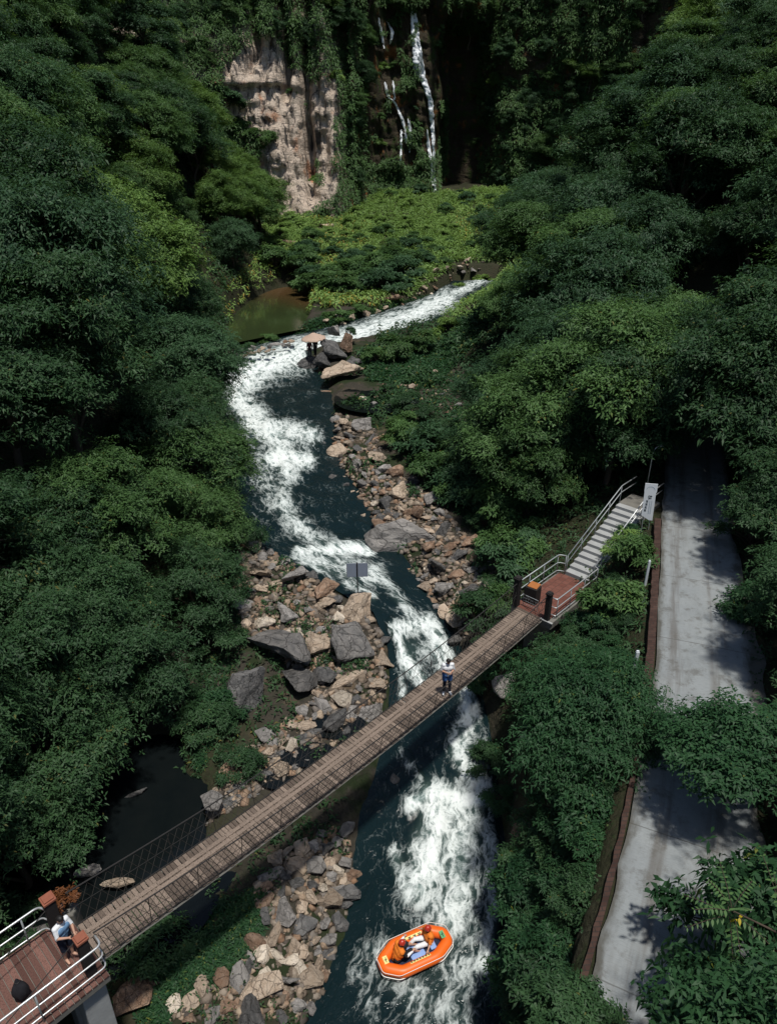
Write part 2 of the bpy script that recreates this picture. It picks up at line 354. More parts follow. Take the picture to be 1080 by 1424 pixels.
def prof(Y):
    L, R, zw = ip(Y, RY, RL), ip(Y, RY, RR), ip(Y, RY, RZ)
    HL = ip(Y, [5, 12, 17, 22, 27, 32, 38, 43, 55, 72, 85, 100, 115, 130, 145, 180], [-8.2, -8.2, -10.5, -12, -11.2, -9.6, -9.3, -10.2, -13.6, -18.2, -18.4, -18.5, -18, -20, -23, -26])
    HR = ip(Y, [5, 18, 26, 30, 36, 43, 50, 57, 65, 72, 80, 90, 100, 120, 140, 160, 185], [4.2, 4.4, 4.4, 5, 6.2, 6, 6, 7, 7, 5, 8.5, 14, 18, 24, 30, 36, 42])
    md = ip(Y, [10, 70, 88, 96, 110, 120, 140, 165, 190], [0, 4.9, 5.9, 6.4, 7.8, 9, 11.2, 14.5, 16])
    sl = ip(Y, [5, 12, 17, 22, 32, 43, 72, 130, 180], [1.0, 1.0, .75, .75, 1.0, 1.15, 1.2, 1.25, 1.3])
    sr = ip(Y, [5, 35, 50, 65, 80, 100, 130, 160], [.45, .5, .55, .72, .9, 1.0, 1.1, 1.2])
    return L, R, zw, HL, HR, md, sl, sr
def TZ(x, y, detail=True):
    x = np.asarray(x, float); y = np.asarray(y, float)
    L, R, zw, HL, HR, md, sl, sr = prof(y)
    base = np.maximum(zw, md)*1.0
    base = np.where(y < YEND, zw, md)
    lb = np.where(y > 88, np.maximum(md, zw), zw)
    # left side
    dl = L-x; span = np.maximum(L-HL, .5)
    flat = lb-.25+np.minimum(.9, .55*np.maximum(dl, 0))+.25*np.clip(dl/span, 0, 1)
    hl = np.maximum(HL-x, 0); hill = sl*hl;  hill = np.where(hill > 38, 38+(hill-38)*.6, hill)
    zl = flat+hill
    # right side: natural slope
    dr = x-R; spr = np.maximum(HR-R, .5)
    rb = np.where(y > 88, np.maximum(md, zw), zw)
    fr = rb-.25+np.minimum(.8, .5*np.maximum(dr, 0))+.3*np.clip(dr/spr, 0, 1)
    nat = fr+sr*np.maximum(x-HR, 0)
    # right side with the road bench
    xr_ = ip(y, RDY, RDX); zr = ip(y, RDY, RDZ)
    t = np.clip((x-HR)/np.maximum(xr_-.5-HR, .4), 0, 1)
    rdp = fr+(zr-.12-fr)*t**.9
    rdp = np.where(x > xr_-.5, zr-.12, rdp)+np.maximum(x-(xr_+3.9), 0)*np.maximum(sr, .45)
    w = sstep(46, 58, y)
    zr_ = rdp*(1-w)+nat*w
    z = np.where(x < .5*(L+R), zl, zr_)
    inr = np.minimum(x-L, R-x)
    z = np.where((inr > 0) & (y < YEND+2), np.where(y < YEND+2, zw-.25-np.minimum(.9, inr*.7), z), z)
    z = np.where((inr > 0) & (y >= YEND+2), md, z)
    # pool bowl
    px_ = (x+14.2)/4.6; py_ = (y-90.)/19.
    pl = sstep(1.25, .75, px_**2+py_**2)*sstep(72., 76., y)
    z = np.where(x < L-.2, z*(1-pl)+np.minimum(z, 5.0)*pl, z)
    pn = sstep(1.25, .8, ((x+9.9)/3.5)**2+((y-18.9)/5.0)**2+.9*vn(x*.6, y*.6, 0, 2))
    z = np.where(x < L-.2, z*(1-pn)+np.minimum(z, .35)*pn, z)
    if detail:
        onroad = (x > xr_-1.2) & (x < xr_+4.2) & (y < 60)
        am = np.where(onroad, 0.0, np.clip(.12+.10*hl+.08*np.maximum(x-HR, 0), 0, 1.1))
        am = np.where(inr > 0, .1, am)
        z = z+am*fbm(x*.28, y*.28, 0, 4, 3)+np.where(onroad, 0, .12)*fbm(x*1.3, y*1.3, 0, 3, 9)
    return z
_gx = np.arange(-72, 72, .25); _gy = np.arange(3.5, 186, .25); _GX, _GY = np.meshgrid(_gx, _gy); _GH = TZ(_GX.ravel(), _GY.ravel()).reshape(_GX.shape)
def HZ(x, y):
    a = np.clip((np.asarray(x, float)+72)/.25, 0, len(_gx)-1.001); b = np.clip((np.asarray(y, float)-3.5)/.25, 0, len(_gy)-1.001); i = a.astype(int); j = b.astype(int); a = a-i; b = b-j
    return _GH[j, i]*(1-a)*(1-b)+_GH[j, i+1]*a*(1-b)+_GH[j+1, i]*(1-a)*b+_GH[j+1, i+1]*a*b
def G(px, py, t0=9.0, t1=230.0):
    d = ray(px, py); t = np.arange(t0, t1, .1); q = CAM[None]+d[None]*t[:, None]
    k = np.nonzero(q[:, 2] < HZ(q[:, 0], q[:, 1]))[0]
    return q[k[0]] if len(k) else None
def GZ(x, y): return float(HZ(x, y))
def build_terrain():
    xs = np.concatenate([np.arange(-100, -22, 1.0), np.arange(-22, 26, .33), np.arange(26, 101, 1.0)])
    ys = np.concatenate([np.arange(-25, 5, 1.5), np.arange(5, 60, .33), np.arange(60, 120, .6), np.arange(120, 196, 1.0)])
    X, Y = np.meshgrid(xs, ys); Z = TZ(X.ravel(), np.maximum(Y.ravel(), 3.5)).reshape(X.shape)
    L, R, zw, HL, HR, md, sl, sr = prof(Y)
    bank = sstep(-1.2, .6, X-HL)*sstep(1.2, -.4, X-HR)
    bank = np.where(Y > 90, bank*.25, bank)
    bank = bank*np.where((X < -3.5) & (Y < 13.5), .25, 1)*sstep(-7.5, -4., X+np.where(Y > 24, 20, 0)+np.maximum(0, 18-Y)*.3)
    V = np.stack([X, Y, Z], -1).reshape(-1, 3)
    me = np_mesh('ground', V, grid_quads(*X.shape), True, {'bank': bank.ravel()})
    return tag(link('ground', me, M['soil']), kind='structure')
build_terrain()
# ------------------------------------------------------------------ river
FOAM = [([(610, 422), (650, 400), (690, 378)], 8, .66), ([(620, 418), (560, 445), (500, 465), (430, 487), (360, 506), (325, 520)], 16, .80), ([(420, 492), (360, 512), (330, 535)], 24, .88), ([(318, 520), (328, 555), (360, 590), (390, 615), (402, 650)], 20, .80), ([(345, 585), (385, 600), (430, 605)], 16, .8),
        ([(380, 640), (425, 640)], 14, .95), ([(402, 650), (392, 690), (405, 725), (440, 755), (480, 772)], 17, .56), ([(350, 600), (385, 700)], 28, .46), ([(415, 765), (455, 762), (510, 764)], 10, .86), ([(425, 780), (470, 790), (520, 800)], 20, .62),
        ([(480, 810), (520, 830)], 8, .6), ([(528, 800), (560, 840), (590, 880)], 9, .55), ([(555, 880), (590, 868), (606, 880), (618, 925)], 16, .78), ([(545, 880), (565, 920), (588, 950)], 12, .8), ([(560, 905), (600, 900)], 22, .5), ([(550, 940), (560, 970)], 10, .7),
        ([(655, 955), (652, 1000), (640, 1050), (668, 1095)], 17, .80), ([(655, 960), (660, 1100)], 32, .42), ([(560, 1050), (590, 1090)], 10, .42), ([(575, 1125), (610, 1108), (670, 1115)], 13, .95), ([(605, 1110), (612, 1150), (590, 1190), (585, 1240)], 25, .92),
        ([(640, 1120), (640, 1200), (625, 1280)], 38, .70), ([(620, 1200), (630, 1300), (610, 1400)], 58, .44), ([(545, 1180), (560, 1230)], 12, .6), ([(680, 1170), (690, 1260), (670, 1340)], 16, .58), ([(530, 1330), (580, 1385), (640, 1424)], 32, .50), ([(495, 1320), (520, 1424)], 18, .34)]
def seg_d(px, py, pts):
    best = np.full(px.shape, 1e9)
    for (x0, y0), (x1, y1) in zip(pts[:-1], pts[1:]):
        dx, dy = x1-x0, y1-y0; t = np.clip(((px-x0)*dx+(py-y0)*dy)/(dx*dx+dy*dy), 0, 1)
        best = np.minimum(best, np.hypot(px-x0-t*dx, py-y0-t*dy))
    return best
def build_river():
    ys = np.concatenate([np.arange(4, 48, .11), np.arange(48, YEND+.01, .22)]); nt = 84
    tt = np.linspace(-.08, 1.08, nt); Y = np.repeat(ys[:, None], nt, 1)
    L, R, Z = ip(Y, RY, RL), ip(Y, RY, RR), ip(Y, RY, RZ)
    X = L+(R-L)*tt[None]
    # the channel runs diagonally in places: a smooth water level with small steps at the drops
    px, py, dep = proj(X, Y, Z)
    wob = 9*fbm(X*.5, Y*.5, 0, 3, 21)*np.clip(25/dep, .3, 1.2)
    f = np.full(X.shape, .10)
    for pts, w, s in FOAM:
        d = seg_d(px+wob, py+wob, pts); f = np.maximum(f, s*np.exp(-(d/(w*1.15))**2*.9))
    f = np.clip(f, 0, 1.05)
    edge = np.minimum(X-L, R-X); f = f*sstep(-.1, .35, edge)+.1
    cx = .5*(L+R); s = np.concatenate([[0], np.cumsum(np.hypot(np.diff(ys), np.diff(cx[:, 0])))])
    S = np.repeat(s[:, None], nt, 1); T = X-cx
    amp = .05+.42*np.clip(f-.15, 0, 1)
    Z = Z+amp*(fbm(T*1.1, S*.8, 0, 4, 31)*.9+.25*np.abs(fbm(T*3, S*2.4, 0, 3, 33)))+.14*np.clip(f-.2, 0, 1)
    me = np_mesh('river', np.stack([X, Y, Z], -1).reshape(-1, 3), grid_quads(*X.shape), True, {'foam': f.ravel(), 'flow': np.stack([T, S, 0*S], -1).reshape(-1, 3)})
    return tag(link('river', me, M['water']), kind='structure')
build_river()
def build_pool():
    xs = np.linspace(-22, 1.5, 60); ys = np.linspace(68, 113, 90); X, Y = np.meshgrid(xs, ys)
    L = ip(Y, RY, RL); Z = 5.72+0*X
    keep = (X < L-.15)
    X2 = np.minimum(X, L-.35)
    px, py, dep = proj(X2, Y, Z); sh = np.exp(-(((px-385)/38)**2+((py-402)/16)**2))+.6*np.exp(-(((px-425)/22)**2+((py-420)/9)**2))
    me = np_mesh('pool', np.stack([X2, Y, Z], -1).reshape(-1, 3), grid_quads(*X.shape), True, {'shoal': np.clip(sh.ravel(), 0, 1)})
    return tag(link('pool_water', me, M['pool']), kind='structure')
build_pool()
def disc_water(name, cx, cy, rx, ry, z, mat):
    b = MB(); n = 48; b.add([(cx, cy, z)]+[(cx+rx*math.cos(6.2832*i/n), cy+ry*math.sin(6.2832*i/n), z) for i in range(n)], [(0, 1+i, 1+(i+1) % n) for i in range(n)])
    return tag(b.build(name, mat), kind='structure')
def darkpool():
    n = NT('backwater'); co = n.coord('Object'); k = n.noise(co, 1.1, 5)
    return n.done(n.pbsdf(n.mix(k, (.003, .005, .006), (.007, .009, .009)), .06, .22, 0, n.bump(n.noise(co, 2.5, 4), .08, .04)))
M['backwater'] = darkpool()
disc_water('backwater', -9.8, 19.0, 4.6, 6.4, .85, M['backwater'])  # pool widened and kept near black, standing in for deep shade here
q_ = G(520, 556); disc_water('backwater', q_[0]+.3, q_[1], 3.7, 3.8, q_[2]+.12, M['backwater'])
for (px_, py_, a_, b_) in ((470, 1012, 1.25, .8), (430, 1052, 1.2, .7), (395, 1085, 1.1, .6)):
    q_ = G(px_, py_); disc_water('side_stream', q_[0], q_[1], a_, b_, q_[2]+.13, M['backwater'])
# ------------------------------------------------------------------ cliff
CXs = [-110, -60, -46, -34, -26, -18, -9, -7, -3.5, -1.5, 2, 7, 10.5, 12, 16, 20, 25, 32, 45, 60, 110]
CYs = [96, 112, 126, 136, 139, 141, 143.5, 148, 160, 166, 167.5, 167.5, 169, 182, 187, 184, 173, 169, 156, 135, 112]
def cliffY(x, z, fine=True):
    x = np.asarray(x, float); z = np.asarray(z, float)
    xj = x+1.2*fbm(z*.12, x*.02, 0, 3, 41)
    y = ip(xj, CXs, CYs)
    rel = z-10
    y = y+.17*rel+np.where(x < -7, .24*np.clip(rel, 0, 36), 0)
    pil = fbm(x*.33, z*.045, 0, 4, 50); pil2 = fbm(x*.6, z*.16, 0, 4, 57)
    blk = fbm(x*.15, z*.085, 0, 3, 65); y = y-3.6*pil-1.4*pil2-2.6*np.round(blk*5)/5
    led = fbm(x*.07, z*.32, 0, 4, 61); y = y-.9*led-.5*np.round(led*3)/3
    # the overhanging shelf above the lower face
    sh = np.exp(-((x+24)/11)**2)
    zs = 33.5+.5*vn(x*.3, 0, 0, 5); y = y-sh*2.2*sstep(-.3, .3, z-zs)*np.exp(-np.clip(z-zs, 0, 99)/5.)
    cl1 = -14.6+.9*vn(z*.13, 1.7, 0, 3); cl2 = -19.0+1.0*vn(z*.16, 9.7, 0, 3); cl3 = -24.5+1.2*vn(z*.2, 4.2, 0, 3)
    y = y+6.5*np.exp(-((x-cl1)/.9)**2)*sstep(13, 16, z)+5.*np.exp(-((x-cl2)/.75)**2)*sstep(29, 33, z)+2.5*np.exp(-((x-cl3)/.6)**2)*sstep(34, 36, z)
    y = y-1.6*sstep(-12.8, -12.2, x)*sstep(-8.6, -9.6, x)
    y = y-13*sstep(8.5, 12.5, x)*sstep(23, 19, x)*sstep(43, 50, z)  # overhang added above the recess to throw it into shadow
    if fine: y = y-1.1*fbm(x*1.0, z*.6, 0, 4, 71)-.25*np.abs(fbm(x*2.4, z*1.0, 0, 3, 77))
    return y
def build_cliff():
    xs = np.concatenate([np.arange(-110, -40, 1.6), np.arange(-40, 14, .36), np.arange(14, 111, 1.3)]); zs = np.concatenate([np.arange(0, 62, .4), np.arange(62, 96, 2.0)])
    X, Z = np.meshgrid(xs, zs); Y = cliffY(X, Z)
    moss = sstep(-9.5, -6.5, X+1.5*fbm(X*.2, Z*.15, 0, 3, 5)); moss = np.maximum(moss, sstep(50, 56, Z))
    me = np_mesh('cliff', np.stack([X, Y, Z], -1).reshape(-1, 3), grid_quads(*X.shape)[:, ::-1], False, {'moss': moss.ravel()})
    return tag(link('cliff', me, M['cliff']), kind='structure')
build_cliff()
def cliff_hit(px, py):
    d = ray(px, py); t = np.arange(70, 220, .3); q = CAM[None]+d[None]*t[:, None]
    k = np.nonzero(q[:, 1] > cliffY(q[:, 0], q[:, 2], False))[0]
    return q[k[0]] if len(k) else q[-1]
def strand(b, path, seed):
    rr = random.Random(seed*7+1)
    for k in range(6):
        o = rr.uniform(-.42, .42); a0 = rr.uniform(0, .18) if k else 0; a1 = rr.uniform(.8, 1) if k else 1; y0, y1 = path[0][1], path[-1][1]; ya, yb = y0+(y1-y0)*a0, y0+(y1-y0)*a1; pp = []
        for i in range(int(abs(yb-ya)/6)+2):
            y = ya+(yb-ya)*i/(int(abs(yb-ya)/6)+1); xs = float(ip(y, [p[1] for p in path], [p[0] for p in path])); w = float(ip(y, [p[1] for p in path], [p[2] for p in path])); pp.append((xs+(o*w+rr.uniform(-.3, .3) if k else 0), y, (w*.55 if k == 0 else w*rr.uniform(.14, .4)+.35)*(.4 if i == 0 else 1)))
        strand1(b, pp, seed*31+k)
def strand1(b, path, seed):
    """one ribbon of falling water with real thickness, hugging the rock"""
    rr = random.Random(seed); pts = []
    for (x0, y0, w0), (x1, y1, w1) in zip(path[:-1], path[1:]):
        n = max(2, int(abs(y1-y0)/5))
        for i in range(n):
            t = i/n; pts.append((x0+(x1-x0)*t+rr.uniform(-.6, .6), y0+(y1-y0)*t, (w0+(w1-w0)*t)*rr.uniform(.75, 1.2)))
    pts.append(path[-1]); V = []
    for (x, y, w) in pts:
        q = cliff_hit(x, y); hw = w*q[1]/F*.5*1.12
        fwd = .55+.25*rr.random()
        for k, (a, dd) in enumerate(((-1, .0), (-.6, .22), (0, .34), (.6, .22), (1, .0), (0, -.5))):
            V.append((q[0]+a*hw, q[1]-fwd-dd*min(1., hw*1.4), q[2]))
    Fs = []
    for i in range(len(pts)-1):
        for k in range(6): Fs.append((i*6+k, i*6+(k+1) % 6, i*6+6+(k+1) % 6, i*6+6+k))
    b.add(V, Fs)
wb = MB()
for i, pth in enumerate([[(572, 16, 6), (575, 60, 9), (580, 105, 13), (590, 118, 10), (597, 140, 9), (601, 190, 5), (603, 240, 4), (604, 268, 9)], [(576, 18, 4), (582, 70, 6), (588, 112, 8), (592, 126, 6)], [(593, 180, 3), (598, 215, 5), (602, 255, 5), (606, 270, 8)]]): strand(wb, pth, i)
tag(wb.build('waterfall', M['fall'], None, True), kind='structure')
wb = MB()
for i, pth in enumerate([[(526, 24, 3), (531, 50, 4), (534, 68, 2)], [(538, 30, 2), (545, 45, 5), (542, 62, 2)], [(535, 114, 4), (539, 135, 6), (549, 143, 4), (559, 165, 6), (563, 182, 4)], [(546, 112, 2), (548, 140, 3)], [(567, 165, 3), (571, 190, 4), (569, 212, 2)], [(558, 180, 4), (557, 215, 2), (556, 235, 1.5)], [(563, 182, 3), (565, 200, 2)]]): strand(wb, pth, 20+i)
tag(wb.build('waterfall', M['fall'], None, True), kind='structure')
# ------------------------------------------------------------------ road, its low wall
def build_road():
    ys = np.arange(3.5, 58, .35); xl = ip(ys, RDY, RDX); zl = ip(ys, RDY, RDZ)
    # smooth the polyline
    k = np.ones(11)/11; xl = np.convolve(np.pad(xl, 5, mode='edge'), k, 'valid'); xl[:6] = ip(ys[:6], RDY, RDX)
    dx = np.gradient(xl, ys); nl = np.hypot(1, dx); nx, ny = 1/nl, -dx/nl
    nt = 12; V = []; ln = []
    s = np.concatenate([[0], np.cumsum(np.hypot(np.diff(xl), np.diff(ys)))])
    for i in range(len(ys)):
        W = 3.3+.42*math.exp(-((ys[i]-21.5)/4.5)**2)
        for j in range(nt):
            t = j/(nt-1)*W
            tt = t+(.18*float(vn(ys[i]*.9, 3.3, 0, 4)) if j == nt-1 else (.06*float(vn(ys[i]*1.5, 1.3, 0, 4)) if j == 0 else 0))
            V.append((xl[i]+nx[i]*tt, ys[i]+ny[i]*tt, zl[i]+.02+.025*math.sin(math.pi*t/W))); ln.append((t, s[i], 0))
    me = np_mesh('road', V, grid_quads(len(ys), nt), True, {'lane': np.array(ln)})
    tag(link('road', me, M['road']), kind='structure')
    b = MB(); sel = [i for i in range(len(ys)) if 6 < ys[i] < 31.5]
    rr = random.Random(3); VV = []; Fs = []
    for c, i in enumerate(sel):
        up_ = float(sstep(16.5, 19., ys[i])); hgt = .07+.25*up_+.05*rr.random(); o0, o1 = -.06, -.18-.14*up_-.05*rr.random()
        for (o, z) in ((o0, -.35), (o0, hgt), (o1, hgt-.03*rr.random()), (o1, -1.6)): VV.append((xl[i]+nx[i]*o, ys[i]+ny[i]*o, zl[i]+z))
        if c:
            a = (c-1)*4
            for k in range(3): Fs.append((a+k, a+k+1, a+4+k+1, a+4+k))
    e = (len(sel)-1)*4; Fs += [(0, 3, 2, 1), (e, e+1, e+2, e+3)]
    b.add(VV, Fs); o = b.build('low_wall', M['kerb_red'])
    tag(o, 'low reddish brown masonry wall running along the left edge of the concrete road', 'wall')
build_road()
# ------------------------------------------------------------------ rocks
def rock_mesh(seed, pts=14, sub=3, squash=(1, 1, .75), rough=.07):
    r = random.Random(seed); bm = bmesh.new()
    for i in range(pts):
        v = Vector((r.gauss(0, 1), r.gauss(0, 1), r.gauss(0, 1))).normalized(); k = r.uniform(.82, 1.08)
        bm.verts.new((v.x*squash[0]*k, v.y*squash[1]*k, v.z*squash[2]*k))
    res = bmesh.ops.convex_hull(bm, input=bm.verts[:])
    bmesh.ops.delete(bm, geom=[g for g in res['geom_interior'] if isinstance(g, bmesh.types.BMVert)], context='VERTS')
    bmesh.ops.bevel(bm, geom=bm.edges[:], offset=.045, segments=2, affect='EDGES', profile=.6, clamp_overlap=True)
    bmesh.ops.triangulate(bm, faces=bm.faces[:])
    for i in range(sub-1):
        long = [e for e in bm.edges if e.calc_length() > .22]
        if long: bmesh.ops.subdivide_edges(bm, edges=long, cuts=1); bmesh.ops.triangulate(bm, faces=[f for f in bm.faces if len(f.verts) > 3])
    bm.normal_update(); co = np.array([v.co[:] for v in bm.verts]); no = np.array([v.normal[:] for v in bm.verts])
    d = rough*(fbm(co[:, 0]*1.7+seed, co[:, 1]*1.7, co[:, 2]*1.7, 4, seed % 7)*1.4)+.035*fbm(co[:, 0]*6, co[:, 1]*6+seed, co[:, 2]*6, 3, 3)
    for v, q, n_, k in zip(bm.verts, co, no, d): v.co = Vector(q+n_*k)
    me = bpy.data.meshes.new('rock'); bm.to_mesh(me); bm.free(); me.materials.append(M['rock_tan'])
    return me
ROCK = [rock_mesh(i, 10+(i*5) % 12, 3, ((1.15, .9, .75), (1, 1, .85), (1.3, .85, .6), (1, .95, .5))[i % 4]) for i in range(14)]
BIGROCK = [rock_mesh(60+i, 8+i % 4, 5, ((1.2, .9, .8), (1, 1, .95), (1.1, .95, .7))[i % 3], .13) for i in range(6)]
NROCK = [0]; TAKEN = []
def rock(pos, size, mat, label=None, rot=None, var=None, sc=(1, 1, 1), group=None, name='rock', sink=.3):
    me = BIGROCK[(var or NROCK[0]) % 6] if name != 'rock' and size > 1.3 else ROCK[(NROCK[0]*5+3) % 14 if var is None else var]; NROCK[0] += 1
    o = bpy.data.objects.new(name, me); COL.objects.link(o); r = size*.5
    o.scale = (r*sc[0], r*sc[1], r*sc[2]); o.rotation_euler = rot if rot is not None else (random.uniform(-.5, .5), random.uniform(-.5, .5), random.uniform(0, 6.28))
    o.location = (pos[0], pos[1], pos[2]+r*sc[2]*.75*(1-2*sink))
    o.material_slots[0].link = 'OBJECT'; o.material_slots[0].material = M['rock_'+mat+('_big' if size > 1.0 else '')]
    return tag(o, label, 'rock', group)
def big(px, py, wpx, mat, label, sc=(1, 1, 1), rz=0.0, var=0, sink=.3, tilt=(0, 0), name='boulder', zadd=0):
    q = G(px, py); dep = proj(*q)[2]; size = wpx*dep/F/1.05
    TAKEN.append((px, py, wpx*.42)); q = q+np.array([0, .1*size, zadd])
    return rock(q, size, mat, label, (tilt[0], tilt[1], rz), var, sc, None, name, sink)
big(382, 922, 100, 'slate', 'long split dark grey boulder slab, largest on the left bank upstream of the footbridge', (1.0, 1.45, .85), .75, 2, .15, (-.12, .1))
big(410, 960, 66, 'slate', 'grey block lying against the foot of the long grey slab', (1.1, 1.0, .8), .3, 8, .1)
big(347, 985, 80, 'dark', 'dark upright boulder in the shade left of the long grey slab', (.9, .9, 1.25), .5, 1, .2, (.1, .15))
big(499, 915, 96, 'slate', 'tall grey brown boulder at the water edge below the grey panel sign', (1.0, .95, 1.1), .2, 5, .1, (.05, -.1))
big(508, 866, 70, 'tan', 'brownish tan boulder top leaning on the tall grey boulder by the rapids', (1.0, 1.1, .8), .9, 9, .05, name='boulder')
big(556, 778, 104, 'grey', 'huge rounded grey boulder with a tan side on the right bank', (1.12, .9, .75), -.25, 3, .12, (.0, .12))
big(474, 980, 37, 'pale', 'smooth pale tan boulder sitting in the small side pool', (1.0, .9, .8), .4, 1, .2)
big(420, 1015, 36, 'tan', 'flat tan stone in shallow water below the smooth pale boulder', (1.15, .7, .55), .1, 6, .2)
big(514, 1000, 52, 'grey', 'broad brown grey rock half hidden under the far edge of the footbridge', (1.2, .8, .6), .3, 7, .3)
big(402, 815, 58, 'grey', 'long grey boulder at the top of the left rubble bank', (.8, 1.3, .8), -.5, 4, .2)
big(452, 850, 46, 'tan', 'wide tan boulder behind the tall grey boulder', (1.2, .9, .7), .1, 10, .2)
big(372, 842, 44, 'rust', 'brown boulder among pale cobbles on the left bank', (1.1, .9, .7), .6, 11, .2)
big(470, 868, 28, 'pale', 'pale narrow stone standing against the tall grey boulder', (.8, .8, 1.1), .3, 5, .2)
big(520, 962, 44, 'tan', 'knobbly tan boulder right of the smooth pale boulder', (1.0, .9, .75), 1.2, 8, .25)
big(484, 950, 36, 'tan', 'leaning tan stone above the smooth pale boulder', (1.3, .7, .6), .7, 2, .2)
big(470, 502, 62, 'dark', 'dark craggy outcrop in midstream beside the straw parasol', (1.0, .9, 1.0), .3, 5, .1, name='rock_outcrop', zadd=.3)
big(452, 512, 40, 'dark', 'dark broken rock at the downstream foot of the midstream outcrop', (1.1, .9, .8), 1.3, 7, .1, zadd=.1)
big(463, 486, 30, 'grey', 'grey tooth of rock on the crest of the midstream outcrop', (.8, .8, 1.3), .7, 2, .1, zadd=1.0)
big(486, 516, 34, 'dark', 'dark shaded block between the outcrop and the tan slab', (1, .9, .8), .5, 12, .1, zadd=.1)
big(487, 496, 32, 'rust', 'pinkish brown block on the right flank of the midstream outcrop', (.9, .9, 1.2), .9, 9, .1, zadd=.6)
big(428, 512, 34, 'dark', 'low dark rock under the two people by the parasol', (1.0, .9, .9), .2, 8, .1)
big(468, 532, 60, 'tan', 'flat topped tan slab below the midstream outcrop', (1.15, .7, .62), .32, 6, .05, (.1, .0), zadd=.2)
big(452, 548, 30, 'rust', 'small brown stone in still water below the tan slab', (1.3, .6, .4), -.2, 2, .2)
big(505, 598, 36, 'grey', 'grey boulder at the upstream tip of the right rubble bank', (1.1, .9, .7), .3, 1, .15)
big(482, 590, 24, 'tan', 'tan block beside the grey boulder at the tip of the right bank', (1.1, .9, .8), .1, 5, .15)
big(580, 722, 26, 'rust', 'rusty pointed stone sticking up behind the huge rounded boulder', (.6, .9, 1.5), .5, 2, .1)
big(622, 745, 34, 'dark', 'dark jagged boulder right of the huge rounded boulder', (1.0, 1.0, .9), .8, 9, .2)
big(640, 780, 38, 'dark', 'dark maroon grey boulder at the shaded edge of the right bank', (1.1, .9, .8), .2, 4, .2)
big(633, 805, 26, 'rust', 'orange brown stone perched on the right bank above the footbridge', (1.1, .9, .75), .6, 8, .1)
big(618, 826, 34, 'grey', 'pale grey angular stone below the orange brown stone', (1.0, 1.0, .9), .2, 12, .15)
big(592, 823, 30, 'tan', 'rounded tan stone at the water edge right of the rapids', (1.0, .8, .7), .5, 1, .15)
big(640, 865, 46, 'tan', 'broad tan ledge rock beside the rapids just above the footbridge', (1.1, 1.0, .6), .3, 13, .3)
for (px, py, w, mt, lb, sc) in [
    (440, 1213, 36, 'grey', 'light grey faceted boulder at the top of the rubble below the bridge', (1, .95, .8)), (457, 1260, 44, 'tan', 'pinkish tan boulder near the water opposite the rapids', (1.1, .9, .8)),
    (397, 1277, 46, 'grey', 'grey white leaning slab in the middle of the lower rubble', (1.2, .8, .7)), (368, 1388, 58, 'tan', 'largest tan boulder at the bottom of the lower left rubble', (.9, 1.3, .8)),
    (432, 1372, 44, 'tan', 'square tan block by the water left of the raft', (1, 1, .8)), (482, 1160, 30, 'grey', 'bluish grey stone standing alone at the river edge below the bridge', (1, .9, .8)),
    (370, 1238, 22, 'rust', 'ochre square block at the upper left of the lower rubble', (1, 1, 1)), (242, 1402, 30, 'pale', 'whitish stone among grass near the bottom edge', (.8, 1.1, .8)),
    (420, 1265, 26, 'tan', 'narrow pale tan block standing between two grey slabs', (.7, 1.2, .8)), (383, 1305, 34, 'tan', 'long tan stone lying left of the dark wet rocks', (1.3, .7, .6)),
    (420, 1295, 42, 'dark', 'dark rock wedged between pale stones by the river', (1.1, 1, .7)), (403, 1340, 26, 'pale', 'small bright pinkish stone above the square tan block', (1, .9, .8)),
    (421, 1330, 26, 'tan', 'small yellowish tan stone nearest the raft', (1, .9, .8)), (365, 1335, 34, 'pale', 'pale split boulder on the grassy side of the lower rubble', (.9, 1.1, .85)),
    (308, 1368, 32, 'rust', 'brown and cream boulder at the edge of the grass', (.9, 1.1, .8)), (315, 1408, 34, 'rust', 'reddish brown boulder at the bottom of the picture', (1, .9, .8)),
    (350, 1420, 62, 'dark', 'large dark wet rock cut by the bottom edge of the picture', (1.3, .8, .6)), (212, 1370, 24, 'rust', 'upright rusty block beside the left abutment', (.7, .8, 1.2)),
    (185, 1400, 60, 'rust', 'big reddish earth boulder at the foot of the concrete abutment', (1.1, 1, .7))]:
    big(px, py, w, mt, lb, sc, random.uniform(0, 3), None, .2)
big(706, 965, 52, 'grey', 'rounded brown grey boulder at the left foot of the roadside tree', (1, .9, .9), .3, 1, .2)
big(728, 1165, 46, 'rust', 'rusty boulder under shrubs on the right river edge', (1, .9, .9), .3, 5, .2)
big(735, 1035, 34, 'pale', 'sunlit pale rock showing through the leaves of the roadside tree', (1, .9, .8), .3, 9, .2)
big(126, 1232, 34, 'grey', 'grey stone in the dark beyond the left bridge post', (1.1, .8, .7), .3, 6, .2, zadd=.55)
big(168, 1248, 30, 'tan', 'flat tan stone in the dark seen through the bridge netting', (1.3, .7, .5), .1, 2, .2, zadd=.62)
big(295, 1137, 40, 'grey', 'pale grey boulder in the dark beyond the bridge netting', (1, .9, .9), .3, 1, .2, zadd=.55)
big(372, 1052, 22, 'tan', 'upright tan stone above the wet rock slabs', (.8, .8, 1.2), .3, 8, .2)
big(698, 348, 30, 'pale', 'flat pale boulder at the upper end of the meadow stones', (1.2, .8, .7), .1, 3, .15)
big(690, 360, 26, 'tan', 'tan boulder just below the flat pale meadow boulder', (1.2, .8, .6), .5, 2, .2)
big(604, 383, 26, 'tan', 'pinkish tan boulder at the foot of the meadow shrubs', (1.1, .9, .8), .1, 4, .15)
